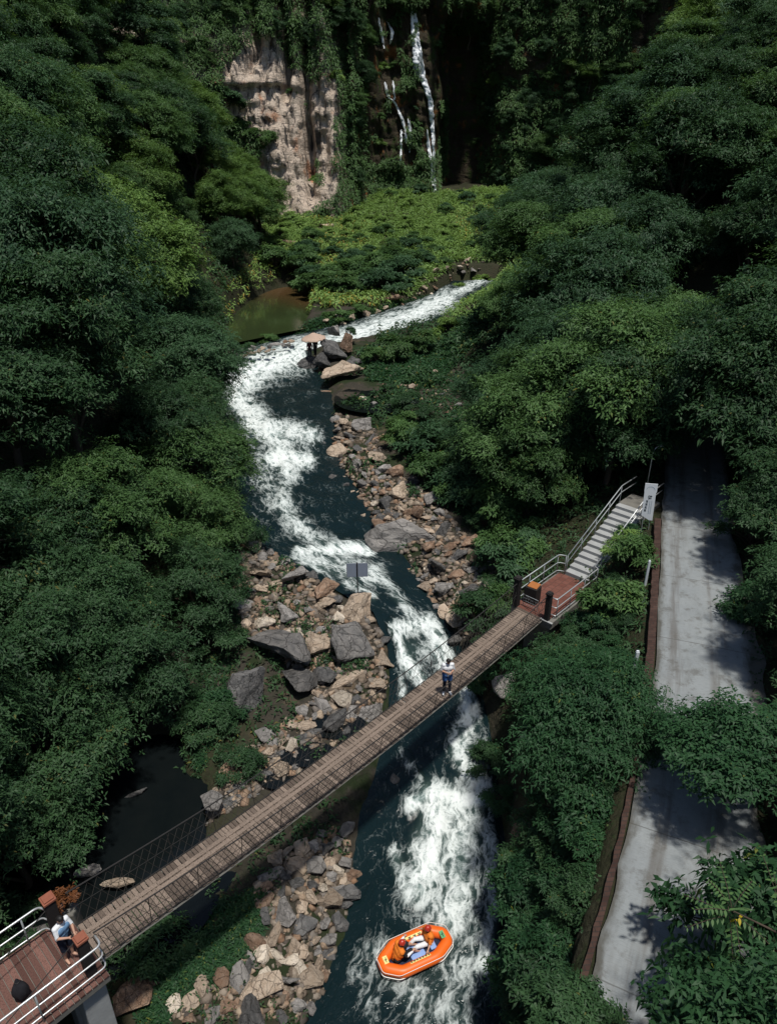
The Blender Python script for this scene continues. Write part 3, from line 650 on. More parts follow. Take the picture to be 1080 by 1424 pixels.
big(540, 418, 30, 'rust', 'brown boulder where the meadow stones meet the pool', (1.2, .9, .6), .1, 6, .2)
big(385, 345, 60, 'rust', 'bare reddish rock patch at the left end of the meadow', (1.3, .8, .4), .2, 3, .35)
big(452, 316, 30, 'tan', 'flat tan rock lying among the meadow shrubs', (1.4, .8, .35), .1, 2, .2)
big(312, 606, 46, 'tan', 'tan rock face under branches left of the white rapids', (1.0, .8, .9), .3, 7, .2)
big(545, 1045, 1, 'dark', 'dark stone', (1, 1, 1)) if False else None
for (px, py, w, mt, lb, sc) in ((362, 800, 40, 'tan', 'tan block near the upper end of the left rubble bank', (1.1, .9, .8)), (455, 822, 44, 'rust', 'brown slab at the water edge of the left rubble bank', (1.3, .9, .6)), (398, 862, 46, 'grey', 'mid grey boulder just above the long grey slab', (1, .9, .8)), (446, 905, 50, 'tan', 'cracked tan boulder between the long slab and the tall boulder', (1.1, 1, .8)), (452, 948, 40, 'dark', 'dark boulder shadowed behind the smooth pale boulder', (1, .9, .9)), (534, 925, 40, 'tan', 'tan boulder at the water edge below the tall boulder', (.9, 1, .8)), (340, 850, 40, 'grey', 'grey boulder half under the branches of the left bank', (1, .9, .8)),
    (602, 700, 40, 'grey', 'grey boulder high on the right rubble bank', (1.1, .9, .8)), (558, 690, 38, 'tan', 'tan boulder upstream of the huge rounded boulder', (1.2, .9, .7)), (520, 640, 36, 'tan', 'wide tan stone in the upper right rubble bank', (1.2, .9, .7)), (492, 655, 34, 'grey', 'grey stone at the water edge of the upper right bank', (1, .9, .8)), (655, 832, 44, 'dark', 'dark boulder near the far gate posts', (1.1, .9, .8)), (612, 790, 42, 'slate', 'slate boulder below the huge rounded boulder', (1, 1, .9)), (655, 760, 36, 'rust', 'brown boulder at the shaded rim of the right bank', (1, 1, .8))):
    big(px, py, w, mt, lb, sc, px*.7, None, .15)
for (px, py, w, mt, lb) in ((352, 668, 20, 'dark', 'dark wet rock breaking the left edge of the long rapids'), (366, 716, 22, 'dark', 'dark wet rock at the left edge above the rubble bank'), (448, 628, 16, 'dark', 'small wet rock in the right edge of the white rapids'), (462, 676, 20, 'slate', 'slate rock at the right water edge of the long rapids'), (548, 812, 16, 'dark', 'small dark rock in the fast water beside the huge rounded boulder'), (392, 625, 14, 'dark', 'small dark rock splitting the white rapids'), (630, 905, 22, 'slate', 'slate rock in the water just upstream of the footbridge'), (548, 1100, 20, 'dark', 'dark rock in the water beneath the footbridge')):
    big(px, py, w, mt, lb, (1.1, .9, .8), px*.37, None, .1, name='rock', zadd=.45)
for (px, py, w) in ((360, 1100, 80), (330, 1130, 70), (440, 1035, 64), (470, 1060, 60)):
    big(px, py, w, 'dark', {360: 'wide wet dark rock sheet beyond the middle of the bridge', 330: 'low dark rock sheet with moss beside the netting', 440: 'dark water worn rock below the flat tan stone', 470: 'dark rock shelf touching the far bridge edge'}[px], (1.3, .9, .28), .4, 3, .35)
POLY = {'left': ([(335, 748), (400, 778), (470, 830), (530, 875), (543, 960), (500, 1008), (430, 1065), (360, 1105), (285, 1150), (330, 1050), (405, 1000), (440, 960), (345, 880), (320, 815)], 92, (14, 42), 'stones in the left rubble bank above the bridge'),
        'right': ([(466, 575), (520, 592), (536, 650), (590, 682), (645, 742), (690, 795), (678, 850), (645, 888), (610, 850), (566, 800), (520, 740), (482, 680), (463, 620)], 100, (12, 34), 'stones in the right rubble bank above the bridge'),
        'lower': ([(478, 1150), (497, 1240), (470, 1290), (452, 1380), (420, 1420), (230, 1420), (262, 1385), (330, 1345), (372, 1290), (350, 1240), (372, 1200), (425, 1172)], 58, (18, 40), 'stones in the rubble below the bridge'),
        'meadow': ([(450, 447), (530, 430), (580, 395), (600, 375), (715, 338), (730, 350), (640, 385), (590, 420), (540, 442), (460, 462)], 22, (8, 17), 'stones between pool and meadow'),
        'weir': ([(306, 492), (340, 488), (380, 480), (412, 472), (412, 478), (380, 488), (340, 496), (306, 500)], 26, (8, 15), 'stones of the weir below the pool'),
        'shade': ([(540, 500), (620, 520), (650, 590), (560, 570), (500, 560), (530, 540)], 14, (8, 15), 'stones scattered on the shaded right bank')}
def inpoly(x, y, pts):
    c = False; n = len(pts)
    for i in range(n):
        (x0, y0), (x1, y1) = pts[i], pts[i-1]
        if (y0 > y) != (y1 > y) and x < (x1-x0)*(y-y0)/(y1-y0)+x0: c = not c
    return c
WHERE = {'left': 'left bank above the footbridge', 'right': 'right bank between rapids and stairs', 'lower': 'left bank below the footbridge', 'meadow': 'edge of the bright meadow', 'weir': 'weir between green pool and white water', 'shade': 'shaded flat by the midstream outcrop'}
MATW = {'tan': 'tan', 'pale': 'pale cream', 'grey': 'grey', 'rust': 'brown', 'dark': 'dark'}
for key, (pts, cnt, (s0, s1), grp) in POLY.items():
    xs = [p[0] for p in pts]; ys = [p[1] for p in pts]; done = 0; tries = 0
    while done < cnt and tries < 9000:
        tries += 1; x = random.uniform(min(xs), max(xs)); y = random.uniform(min(ys), max(ys))
        if not inpoly(x, y, pts): continue
        s = s0+(s1-s0)*random.random()**1.8
        if any((x-a)**2+(y-b)**2 < (.36*s+.80*r)**2 for a, b, r in TAKEN): continue
        q = G(x, y) if key != 'weir' else P(x, y, 5.74)
        if q is None: continue
        TAKEN.append((x, y, s*.42)); dep = proj(*q)[2]
        mt = random.choices(['tan', 'pale', 'grey', 'rust', 'dark'], [4, 1.5, 4, 3, 3] if key != 'meadow' else [5, 3, 1, 2, 0])[0]
        rock(q, s*dep/F*1.12, mt, MATW[mt]+(' stone' if s < (s0+s1)/2 else ' block')+' among many like it on the '+WHERE[key], None, None, (random.uniform(.8, 1.3), random.uniform(.7, 1.1), random.uniform(.6, 1.0)), grp, 'rock', .2)
        done += 1
def gravel():
    base = [np.array([v.co[:] for v in rm.vertices]) for rm in []]
    shapes = []
    for k_ in range(9):
        bm = bmesh.new(); r_ = random.Random(90+k_)
        for i_ in range(11):
            v_ = Vector((r_.gauss(0, 1), r_.gauss(0, 1), r_.gauss(0, 1))).normalized()*r_.uniform(.85, 1.1); bm.verts.new(v_)
        res = bmesh.ops.convex_hull(bm, input=bm.verts[:]); bmesh.ops.delete(bm, geom=[g for g in res['geom_interior'] if isinstance(g, bmesh.types.BMVert)], context='VERTS')
        bmesh.ops.triangulate(bm, faces=bm.faces[:]); bm.verts.index_update(); bm.verts.ensure_lookup_table()
        shapes.append((np.array([v.co[:] for v in bm.verts]), np.array([[v.index for v in f.verts] for f in bm.faces]))); bm.free()
    V = []; Fs = []; LV = []; n = 0; rr = random.Random(11)
    for key, cnt, s0 in (('left', 2500, 7.5), ('right', 2600, 5.8), ('lower', 1100, 8.5), ('meadow', 160, 3.), ('shade', 160, 4.)):
        pts = POLY[key][0]; xs = [p[0] for p in pts]; ys = [p[1] for p in pts]; c = 0
        while c < cnt:
            x = rr.uniform(min(xs)-6, max(xs)+6); y = rr.uniform(min(ys)-6, max(ys)+6)
            if not inpoly(x, y, pts): continue
            c += 1; q = G(x, y)
            if q is None: continue
            r = s0*(.5+rr.random()**2*1.6)*.5*proj(*q)[2]/F
            v0, f0 = shapes[rr.randrange(9)]; LV.append(np.full(len(v0), rr.random())); j = v0*np.array([r*rr.uniform(.9, 1.5), r*rr.uniform(.8, 1.2), r*rr.uniform(.5, .9)])
            a = rr.uniform(0, 6.3); ca, sa = math.cos(a), math.sin(a); j = j @ np.array([[ca, -sa, 0], [sa, ca, 0], [0, 0, 1]])
            V.append(j+q+np.array([0, 0, r*.2])); Fs.append(f0+n); n += len(v0)
    me = np_mesh('gravel', np.concatenate(V), np.concatenate(Fs), False, {'lv': np.concatenate(LV)})
    m = NT('gravel'); lv = m.attr('lv'); c = m.ramp(lv, [(0, (.06, .052, .045)), (.35, (.20, .155, .115)), (.6, (.15, .14, .13)), (.8, (.34, .27, .20)), (1, (.22, .13, .08))])
    k = m.noise(m.coord('Object'), 9., 6); c = m.mix(m.math('MULTIPLY', m.smooth(k, .45, .7), .6), c, (.07, .055, .04))
    tag(link('gravel', me, m.done(m.pbsdf(c, .85, .2, 0, m.bump(k, .5, .05)))), kind='stuff', cat='gravel', label='loose cobbles and pebbles filling the gaps of the rubble banks')
gravel()
# ------------------------------------------------------------------ foliage meshes
def nrm(a): return a/np.maximum(np.linalg.norm(a, axis=-1, keepdims=True), 1e-9)
def sprays(rng, C, N, k, L, W, droop=.35, jit=.35, lvb=None):
    """rosettes of k drooping leaves at the points C facing N; returns verts, quads, lv"""
    n = len(C); up = np.array([0, 0, 1.0]); N = nrm(N)
    a = nrm(np.cross(N, rng.normal(size=(n, 3)))); b = np.cross(N, a)
    ang = (np.arange(k)[None]/k+rng.random((n, 1)))*2*np.pi+rng.normal(0, jit, (n, k))
    d = a[:, None]*np.cos(ang)[..., None]+b[:, None]*np.sin(ang)[..., None]+N[:, None]*rng.uniform(.0, .55, (n, k, 1))
    d = nrm(d); ln = L*rng.uniform(.45, 1.35, (n, k, 1)); wd = W*rng.uniform(.7, 1.2, (n, k, 1))
    side = nrm(np.cross(d, N[:, None]+rng.normal(0, .25, (n, k, 3)))); base = C[:, None]+d*ln*.12+rng.normal(0, L*.25, (n, k, 3))
    mid = base+d*ln*.5+N[:, None]*ln*.06; tip = base+d*ln-up*ln*droop*rng.uniform(.3, 1.4, (n, k, 1))
    fold = -N[:, None]*wd*.12
    V = np.stack([base, mid+side*wd*.5+fold, tip, mid-side*wd*.5+fold], 2).reshape(-1, 3)
    Q = np.arange(n*k*4).reshape(-1, 4)
    lv = np.clip((rng.random((n, 1)) if lvb is None else lvb[:, None])*.75+rng.normal(.12, .12, (n, k)), 0, 1)
    return V, Q, np.repeat(lv.reshape(-1), 4)
def make_tree(seed, R, H, nclump, nspray, leaf, k=6, flat=.75, dome=.9, mat='leaf_mid', lean=0.0, tiers=False, wr=.36, stems=1, droop=.35):
    """returns (trunk mesh, crown mesh) of a tree whose base is at the origin"""
    rng = np.random.default_rng(seed); cl = []
    for i in range(nclump):
        th = rng.uniform(0, 2*np.pi); ct = rng.uniform(-.25, 1.0); st = math.sqrt(max(0, 1-ct*ct)); rr = R*rng.uniform(.55, .98)
        z = (H-R*dome)+R*dome*ct*rng.uniform(.75, 1.0)
        if tiers: z = (H-R*dome*1.2)+R*dome*1.2*round((ct+.3)*3)/3.9
        cl.append((rr*st*math.cos(th)+lean*z/H, rr*st*math.sin(th), max(z, .15*H), R*rng.uniform(.19, .36)))
    cl.append((0, 0, H-.3*R, R*.42)); cl = np.array(cl)
    wts = cl[:, 3]**2; ntw = max(8, nspray//19); idx = rng.choice(len(cl), ntw, p=wts/wts.sum())
    d = nrm(rng.normal(size=(ntw, 3))+np.array([0, 0, .85])); out = nrm(cl[idx, :3]-np.array([0, 0, H*.5])+1e-6)
    d = nrm(d+.35*out); rad = cl[idx, 3:4]*(.55+.55*rng.random((ntw, 1))**.6)*(1+.3*rng.normal(size=(ntw, 1))*(rng.random((ntw, 1)) < .2))
    C = cl[idx, :3]+d*rad*np.array([1, 1, flat])
    tw = rng.integers(0, ntw, nspray); tl = .125*R; C = C[tw]+rng.normal(size=(nspray, 3))*np.array([tl, tl, tl*.38])-np.array([0, 0, .25*tl]); d = d[tw]; idx = idx[tw]
    N = nrm(d*.6+np.array([0, 0, .75])+rng.normal(0, .22, d.shape)); tlv = rng.random(ntw)[tw]
    V, Q, lv = sprays(rng, C, N, k, leaf, leaf*wr, droop, .5, np.clip(.4*rng.random(len(cl))[idx]+.4*tlv+.2*rng.random(nspray), 0, 1))
    crown = np_mesh('crown', V, Q, False, {'lv': lv}); crown.materials.append(M[mat])
    b = MB(); r0 = .028*H+.03
    for s_ in range(stems):
        sx, sy = (0, 0) if stems == 1 else (rng.uniform(-.3, .3)*R*.4, rng.uniform(-.3, .3)*R*.4)
        top = np.array([lean*.6+sx, sy, H*.72]); pts = []
        for i in range(7):
            t = i/6; pts.append((top[0]*t**1.3+.06*H*.3*rng.normal()*(0 < i < 6), top[1]*t+.06*H*.3*rng.normal()*(0 < i < 6), -.5+(top[2]+.5)*t))
        b.tube(pts, [r0*(1.35 if i == 0 else 1-.11*i)/(stems**.5) for i in range(7)], 7)
        for j in range(min(9, len(cl))):
            q = cl[j]; t = rng.uniform(.4, .95); p0 = np.array(pts[int(t*6)]); m = (p0+q[:3])*.5+np.array([0, 0, .12*R])
            b.tube([p0, m, q[:3]], [r0*.42, r0*.26, r0*.08], 5)
    me = bpy.data.meshes.new('trunk'); me.from_pydata(b.v, [], b.f); me.materials.append(M['bark'])
    me.polygons.foreach_set('use_smooth', [True]*len(me.polygons))
    return me, crown, R, H
BROAD = [make_tree(100+i, 3.1+.25*(i % 3), 6.6+.5*(i % 2), 42+3*i, 7200, .20, 6, .68, .95, m) for i, m in enumerate(['leaf_mid', 'leaf_dark', 'leaf_blue', 'leaf_lime', 'leaf_dark', 'leaf_lime', 'leaf_mid'])]
TIER = [make_tree(200+i, 3.3, 7.4, 30, 6400, .215, 6, .55, 1.1, m, 0, True) for i, m in enumerate(['leaf_mid', 'leaf_blue', 'leaf_dark'])]
FINE = [make_tree(300+i, 2.9, 6.0, 34, 6600, .175, 6, .7, .95, m) for i, m in enumerate(['leaf_mid', 'leaf_dark', 'leaf_dark'])]  # mostly dark leaf colour, standing in for shade on the near trees
SHRUB = [make_tree(400+i, 1.25, 1.7, 12, 750, .24, 6, .7, .8, m, stems=3) for i, m in enumerate(['leaf_mid', 'leaf_bright', 'leaf_blue', 'leaf_mid'])]
NEAR = make_tree(500, 2.55, 4.9, 52, 7000, .155, 7, .6, .8, 'leaf_near', .1, False, .33, 1, .6)
NEAR2 = make_tree(501, 2.2, 4.6, 40, 5200, .15, 6, .6, .9, 'leaf_near', -.9, False, .42, 1, .5)
LOW = [make_tree(510+i, 1.1, 1.5, 12, 900, .15, 6, .7, .8, m, stems=3) for i, m in enumerate(['leaf_dark', 'leaf_near'])]
def place(kind, name, x, y, z, s, rz, label, group=None, cat='tree', sz=1.0, tilt=0.0):
    r = empty(name, (x, y, z), rz, label, cat, group); r.scale = (s, s, s*sz); r.rotation_euler = (tilt*math.sin(rz), tilt*math.cos(rz), rz)
    t = bpy.data.objects.new('trunk' if cat == 'tree' else 'stems', kind[0]); COL.objects.link(t); t.parent = r
    c = bpy.data.objects.new('crown' if cat == 'tree' else 'foliage', kind[1]); COL.objects.link(c); c.parent = r
    return r
VIS = []
def inframe(x, y, z, m=70):
    px, py, d = proj(x, y, z); return d > 2 and -m < px < 1080+m and -m < py < 1424+m
# ---- forest on both slopes
def left_label(x, y, d, k):
    kind = ('rounded', 'layered', 'fine leaved')[k]
    if y < 26: w = 'on the left slope above the dark backwater'
    elif y < 40: w = 'on the left slope beside the boulder bank'
    elif y < 56: w = 'on the left slope beside the long rapids'
    elif y < 74: w = 'on the left slope below the white bend of the river'
    elif y < 108: w = 'on the left slope beside the green pool'
    else: w = 'on the left slope close under the pale cliff'
    return f'{kind} tree {"by the water" if d < 6 else ("mid height" if d < 18 else "high")} {w}'
def right_label(x, y, d, k):
    kind = ('rounded', 'layered', 'fine leaved')[k]
    if y < 46: w = 'beyond the road on the right slope'
    elif y < 66: w = 'on the right slope behind the stairs'
    elif y < 92: w = 'on the right slope facing the midstream outcrop'
    elif y < 130: w = 'on the right slope beside the bright meadow'
    else: w = 'on the right slope next to the waterfall cliff'
    return f'{kind} tree {"low" if d < 8 else ("mid height" if d < 22 else "high")} {w}'
def forest():
    rr = random.Random(21); out = []
    y = 15.0
    while y < 150:
        stp = 3.9+.022*y
        d = 1.6
        while d < 62:
            yy = y+rr.uniform(-.4, .4)*stp; dd = d+rr.uniform(-.35, .35)*stp
            HL = float(ip(yy, [5, 12, 17, 22, 27, 32, 38, 43, 55, 72, 85, 100, 115, 130, 145, 180], [-8.2, -8.2, -10.5, -12, -11.2, -9.6, -9.3, -10.2, -13.6, -18.2, -18.4, -18.5, -18, -20, -23, -26]))
            x = HL-dd-.6-4.2*float(sstep(58, 66, yy)*sstep(98, 86, yy))-.6*float(sstep(30, 34, yy))
            if dd > .2 and not (yy < 19 and x > -17) and yy < cliffY(x, 30., False)-3:
                z = GZ(x, yy)
                if inframe(x, yy, z+5) or inframe(x, yy, z+2): out.append((x, yy, z, dd, 'L'))
            d += stp
        y += stp*.92
    y = 31.0
    while y < 172:
        stp = 4.0+.022*y; d = .4
        while d < 66:
            yy = y+rr.uniform(-.4, .4)*stp; dd = d+rr.uniform(-.35, .35)*stp
            HR = float(prof(np.array([yy]))[4][0]); xr = float(ip(yy, RDY, RDX))
            x = HR+dd+1.4+3.6*float(sstep(84, 96, yy))
            ok = dd > .2 and yy < cliffY(x, 30., False)-3
            if yy < 57 and xr-1.9 < x < xr+4.6: ok = False
            if yy < 37.5 and x < xr+4: ok = False
            if yy < 45 and x < xr+4 and x > 9.5: ok = False
            if ok:
                z = GZ(x, yy)
                if inframe(x, yy, z+5) or inframe(x, yy, z+2): out.append((x, yy, z, dd, 'R'))
            d += stp
        y += stp*.92
    return out
trees = forest()
# hidden ones (whole crown behind nearer crowns) are skipped by a coarse depth test
def visible(tr):
    dep = np.array([proj(t[0], t[1], t[2]+5)[2] for t in tr]); order = np.argsort(dep); buf = np.zeros((180, 140), np.int16); keep = []
    for i in order:
        x, y, z = tr[i][:3]; px, py, dp = proj(x, y, z+5.0); r = 3.0*F/dp
        y0, y1, x0, x1 = [int(v) for v in ((py-r)/8, (py+r*1.1)/8, (px-r)/8, (px+r)/8)]
        y0, x0 = max(y0, 0), max(x0, 0); sub = buf[y0:max(y1, y0)+1, x0:max(x1, x0)+1]
        if sub.size and (sub < 2).mean() > .12: keep.append(i)
        if sub.size: sub += 1
    return keep
kp = visible(trees); trees = [trees[i] for i in kp]
print('forest trees', len(trees), [tuple(round(v,1) for v in q[:4]) for q in trees[:12]], file=open('/tmp/dbg','w'))
if len(trees) > 285: trees = trees[:285]
rr = random.Random(5)
for (x, y, z, d, side) in trees:
    q = rr.random(); dist = math.hypot(x, y)
    k = 2 if (dist < 34 and q < .8) else (1 if q < .2 else 0)
    kind = FINE[rr.randrange(3)] if k == 2 else (TIER[rr.randrange(3)] if k == 1 else BROAD[rr.choice([0, 1, 2, 3, 5, 6, 3, 0, 4]) if (side == 'L' and y > 50) or y > 105 else rr.choice([0, 1, 2, 4, 6, 1, 2, 4])])  # darker leaf colours on the right and near slopes stand in for shade
    s = rr.uniform(.82, 1.25)*(1+.0022*dist)
    if d < 4: s *= .8
    place(kind, 'forest_tree', x, y, z-.4, s, rr.uniform(0, 6.28), left_label(x, y, d, k) if side == 'L' else right_label(x, y, d, k), 'trees covering the left slope' if side == 'L' else 'trees covering the right slope', 'tree', rr.uniform(.9, 1.2), rr.uniform(0, .12))
# ---- trees and shrubs that stand by themselves
def put(kind, name, x, y, label, s=1, rz=0., cat='tree', dz=-.1, sz=1., group=None, tilt=0.):
    return place(kind, name, x, y, GZ(x, y)+dz, s, rz, label, group, cat, sz, tilt)
put(NEAR, 'roadside_tree', 6.3, 18.2, 'full round tree with drooping leaves between the river and the concrete road', 1.0, .4, dz=-.3)
put(NEAR2, 'roadside_tree', 11.0, 14.4, 'tree leaning over the right edge of the concrete road', 1.08, .15, dz=-.3, sz=.72)
put(FINE[1], 'roadside_tree', 15.4, 20.2, 'tall dark tree at the right edge of the picture beside the upper road', .85, 1.2)
for i, (x, y, s, k, lb) in enumerate([(-14.6, 21.5, 1.0, 1, 'tall fine leaved tree at the left edge above the dark backwater'), (-15.2, 17.6, 1.0, 1, 'dark fine leaved tree left of the backwater near the bridge platform'), (-13.2, 25.3, .9, 2, 'bluish fine leaved tree overhanging the dark backwater'), (-18.5, 20.0, 1.15, 1, 'taller dark tree at the left edge behind the backwater trees'), (-17.0, 25.0, 1.1, 2, 'broad fine leaved tree at the left edge level with the footbridge middle'), (-11.6, 24.2, .9, 1, 'dark tree overhanging the far rim of the backwater'), (-13.0, 20.2, .95, 2, 'dark tree leaning over the left side of the backwater'), (-12.6, 16.6, .8, 1, 'small dark tree over the backwater near the platform'), (-13.6, 14.9, .8, 2, 'small bluish tree just beyond the platform railing'), (-16.5, 14.2, .9, 0, 'green tree at the left edge beyond the platform railing'),
    (-9.6, 29.5, .75, 1, 'small dark tree overhanging the top of the long grey boulder slab'), (-10.2, 33.5, .8, 0, 'fine leaved tree leaning over the left rubble bank'), (-10.8, 37.6, .85, 2, 'bluish tree at the river edge above the left rubble bank'), (-11.6, 41.5, .9, 1, 'dark tree whose branches touch the long rapids'), (-12.0, 24.0, .75, 1, 'low dark tree between the backwater and the dark upright boulder'),
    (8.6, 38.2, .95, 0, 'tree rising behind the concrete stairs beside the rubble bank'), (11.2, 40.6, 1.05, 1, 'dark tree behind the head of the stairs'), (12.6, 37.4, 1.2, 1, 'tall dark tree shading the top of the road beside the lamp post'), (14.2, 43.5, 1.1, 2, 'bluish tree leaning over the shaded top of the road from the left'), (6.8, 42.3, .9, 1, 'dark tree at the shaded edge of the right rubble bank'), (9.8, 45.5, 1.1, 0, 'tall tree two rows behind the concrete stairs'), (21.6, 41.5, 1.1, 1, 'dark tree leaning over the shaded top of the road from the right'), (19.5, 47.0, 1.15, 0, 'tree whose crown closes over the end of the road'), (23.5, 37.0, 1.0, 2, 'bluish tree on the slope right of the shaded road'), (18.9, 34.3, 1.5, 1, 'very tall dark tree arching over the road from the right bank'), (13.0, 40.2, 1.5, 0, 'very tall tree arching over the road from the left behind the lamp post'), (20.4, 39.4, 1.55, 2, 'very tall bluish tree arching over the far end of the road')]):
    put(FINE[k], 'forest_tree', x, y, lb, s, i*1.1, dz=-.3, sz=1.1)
put(NEAR2, 'roadside_tree', 8.0, 6.2, 'tree reaching over the bottom end of the road from the lower right', 1.1, .25, dz=-.3)
put(FINE[0], 'roadside_tree', 13.6, 12.2, 'dark tree behind the one leaning over the road', .75, 2.2)
put(FINE[1], 'roadside_tree', 17.5, 26.5, 'tall dark tree right of the road opposite the stairs', .9, .2)
put(FINE[2], 'roadside_tree', 20.0, 32.5, 'bluish dark tree on the bank where the road enters shade', .95, 3.2)
def shrub_row():
    rr = random.Random(9); L_ = ['dark low shrub on the steep bank between river and road', 'leafy low shrub on the steep bank between river and road']
    n = 0
    for i in range(400):
        y = rr.uniform(8.5, 31); xr = float(ip(y, RDY, RDX)); R = float(ip(y, RY, RR)); t = rr.random()**.7; x = R+.7+(xr-.75-R-.7)*t
        if math.hypot(x-6.3, y-18.2) < 1.2: continue
        if y > 23.5 and x < 10.4 and y < 31: 
            if abs((x-6.6)*.689+(y-27.0)*.725) < 8 and abs(-(x-6.9)*.725+(y-27.4)*.689) < 2.2: continue
        z = GZ(x, y)
        if not inframe(x, y, z, 30): continue
        k = rr.randrange(2); place(LOW[k], 'bank_shrub', x, y, z-.12, rr.uniform(.55, 1.15)*(.75 if t > .8 else 1), rr.uniform(0, 6), L_[k], 'shrubs on the bank between river and road', 'shrub'); n += 1
        if n > 84: break
shrub_row()
for i, (x, y, s, lb) in enumerate([(10.9, 9.4, 1.0, 'dark shrub at the lower right corner beside the road'), (8.3, 6.9, .95, 'shrub leaning over the bottom right end of the road'), (9.6, 7.6, 1.2, 'bushy shrub behind the feathery sapling'), (7.1, 6.3, .75, 'low shrub creeping onto the road at the bottom edge'), (12.2, 11.4, 1.1, 'shrub below the tree that leans over the road'), (13.3, 17.2, .9, 'shrub on the right verge above the leaning tree'), (15.0, 23.6, 1.0, 'shrub on the right verge halfway up the road'), (16.8, 29.0, 1.1, 'shrub on the right verge near the shaded top of the road')]):
    put(LOW[1-i % 2], 'verge_shrub', x, y, lb, s*1.25, i*1.3, 'shrub', -.1)
for i, (px, py, s, lb) in enumerate([(880, 790, .9, 'shrub beside the railing of the concrete stairs'), (868, 768, .7, 'small yellow green shrub touching the stair railing'), (850, 860, 1.0, 'shrub on the slope between the stairs and the road wall'), (600, 640, 1.5, 'spreading low bush beside the right rubble bank'), (560, 620, 1.1, 'low bush at the top of the right rubble bank'), (640, 690, 1.3, 'dark bush at the shaded edge of the right rubble bank'), (700, 730, 1.4, 'dark bush between the rubble bank and the stair railing'), (690, 850, .8, 'small bush beside the far gate post'), (545, 500, 1.3, 'low green bush right of the midstream outcrop'), (585, 490, 1.2, 'low green bush below the upper channel'), (520, 505, .9, 'grassy bush touching the midstream outcrop'), (620, 470, 1.2, 'yellowish bush at the bend of the upper channel')]):
    q = G(px, py); place(SHRUB[[0, 1, 0, 2, 3, 2, 0, 3, 3, 0, 3, 1][i]], 'bush', q[0], q[1], q[2]-.1, s, i*.9, lb, None, 'bush')
def slope_bushes():
    rr = random.Random(17); poly = [(560, 560), (640, 610), (720, 700), (745, 770), (700, 800), (690, 860), (668, 880), (690, 790), (640, 712), (590, 668), (555, 640)]; pts = []
    while len(pts) < 26:
        x = rr.uniform(550, 750); y = rr.uniform(555, 880)
        if not inpoly(x, y, poly) or any(math.hypot(x-a, y-b) < 21 for a, b in pts): continue
        q = G(x, y); pts.append((x, y)); k = rr.choice([0, 2, 3]); place(SHRUB[k] if rr.random() < .6 else LOW[0], 'bank_bush', q[0], q[1], q[2]-.15, rr.uniform(.7, 1.25), rr.uniform(0, 6), 'dark bush in the thicket between the right rubble bank and the stairs', 'thicket between right rubble bank and stairs', 'bush')
slope_bushes()
def pondside():
    rr = random.Random(23)
    for i in range(13):
        a = 6.2832*i/13+rr.uniform(-.1, .1); x = -9.9+(4.0+rr.uniform(-.2, 1.0))*math.cos(a); y = 19.0+(5.4+rr.uniform(-.4, 1.0))*math.sin(a)
        if x > -6.6 or y < 14: continue
        put(LOW[0], 'bank_bush', x, y, 'dark bush on the rim of the backwater', rr.uniform(.7, 1.3), rr.uniform(0, 6), 'bush', -.1, 1., 'bushes round the dark backwater')  # dark leaf kind only, its colour standing in for shade round the pool
pondside()
for (x, y, w, mt, lb) in ((-6.9, 21.8, 1.1, 'dark', 'dark boulder at the upper right rim of the backwater'), (-6.6, 18.2, .9, 'slate', 'slate boulder at the bridge side of the backwater'), (-8.6, 23.9, 1.0, 'dark', 'dark rock at the far rim of the backwater'), (-11.4, 14.9, .8, 'slate', 'slate rock in the backwater close to the left platform'), (-10.2, 20.6, .7, 'dark', 'low dark rock alone in the middle of the backwater')):
    rock((x, y, .75), w, mt, lb, None, None, (1.1, .9, .7), None, 'rock', .2)
for i, (px, py, s, lb) in enumerate([(692, 905, .9, 'bush at the foot of the bridge pier over the water'), (680, 960, .8, 'bush on the river edge below the pier and the rounded boulder'), (688, 1075, .9, 'bush overhanging the water below the roadside tree'), (700, 1125, .8, 'low bush above the rusty boulder on the right river edge'), (345, 760, 1.0, 'bush at the upper tip of the left rubble bank'), (318, 830, 1.1, 'bush in shade beside the left rubble bank'), (305, 905, 1.1, 'bush left of the long grey boulder slab'), (300, 1000, 1.0, 'bush below the dark upright boulder'), (335, 1075, .8, 'small bush among wet rocks above the bridge netting')]):
    q = G(px, py); place(LOW[i % 2], 'bush', q[0], q[1], q[2]-.1, s, i*1.7, lb, None, 'bush')
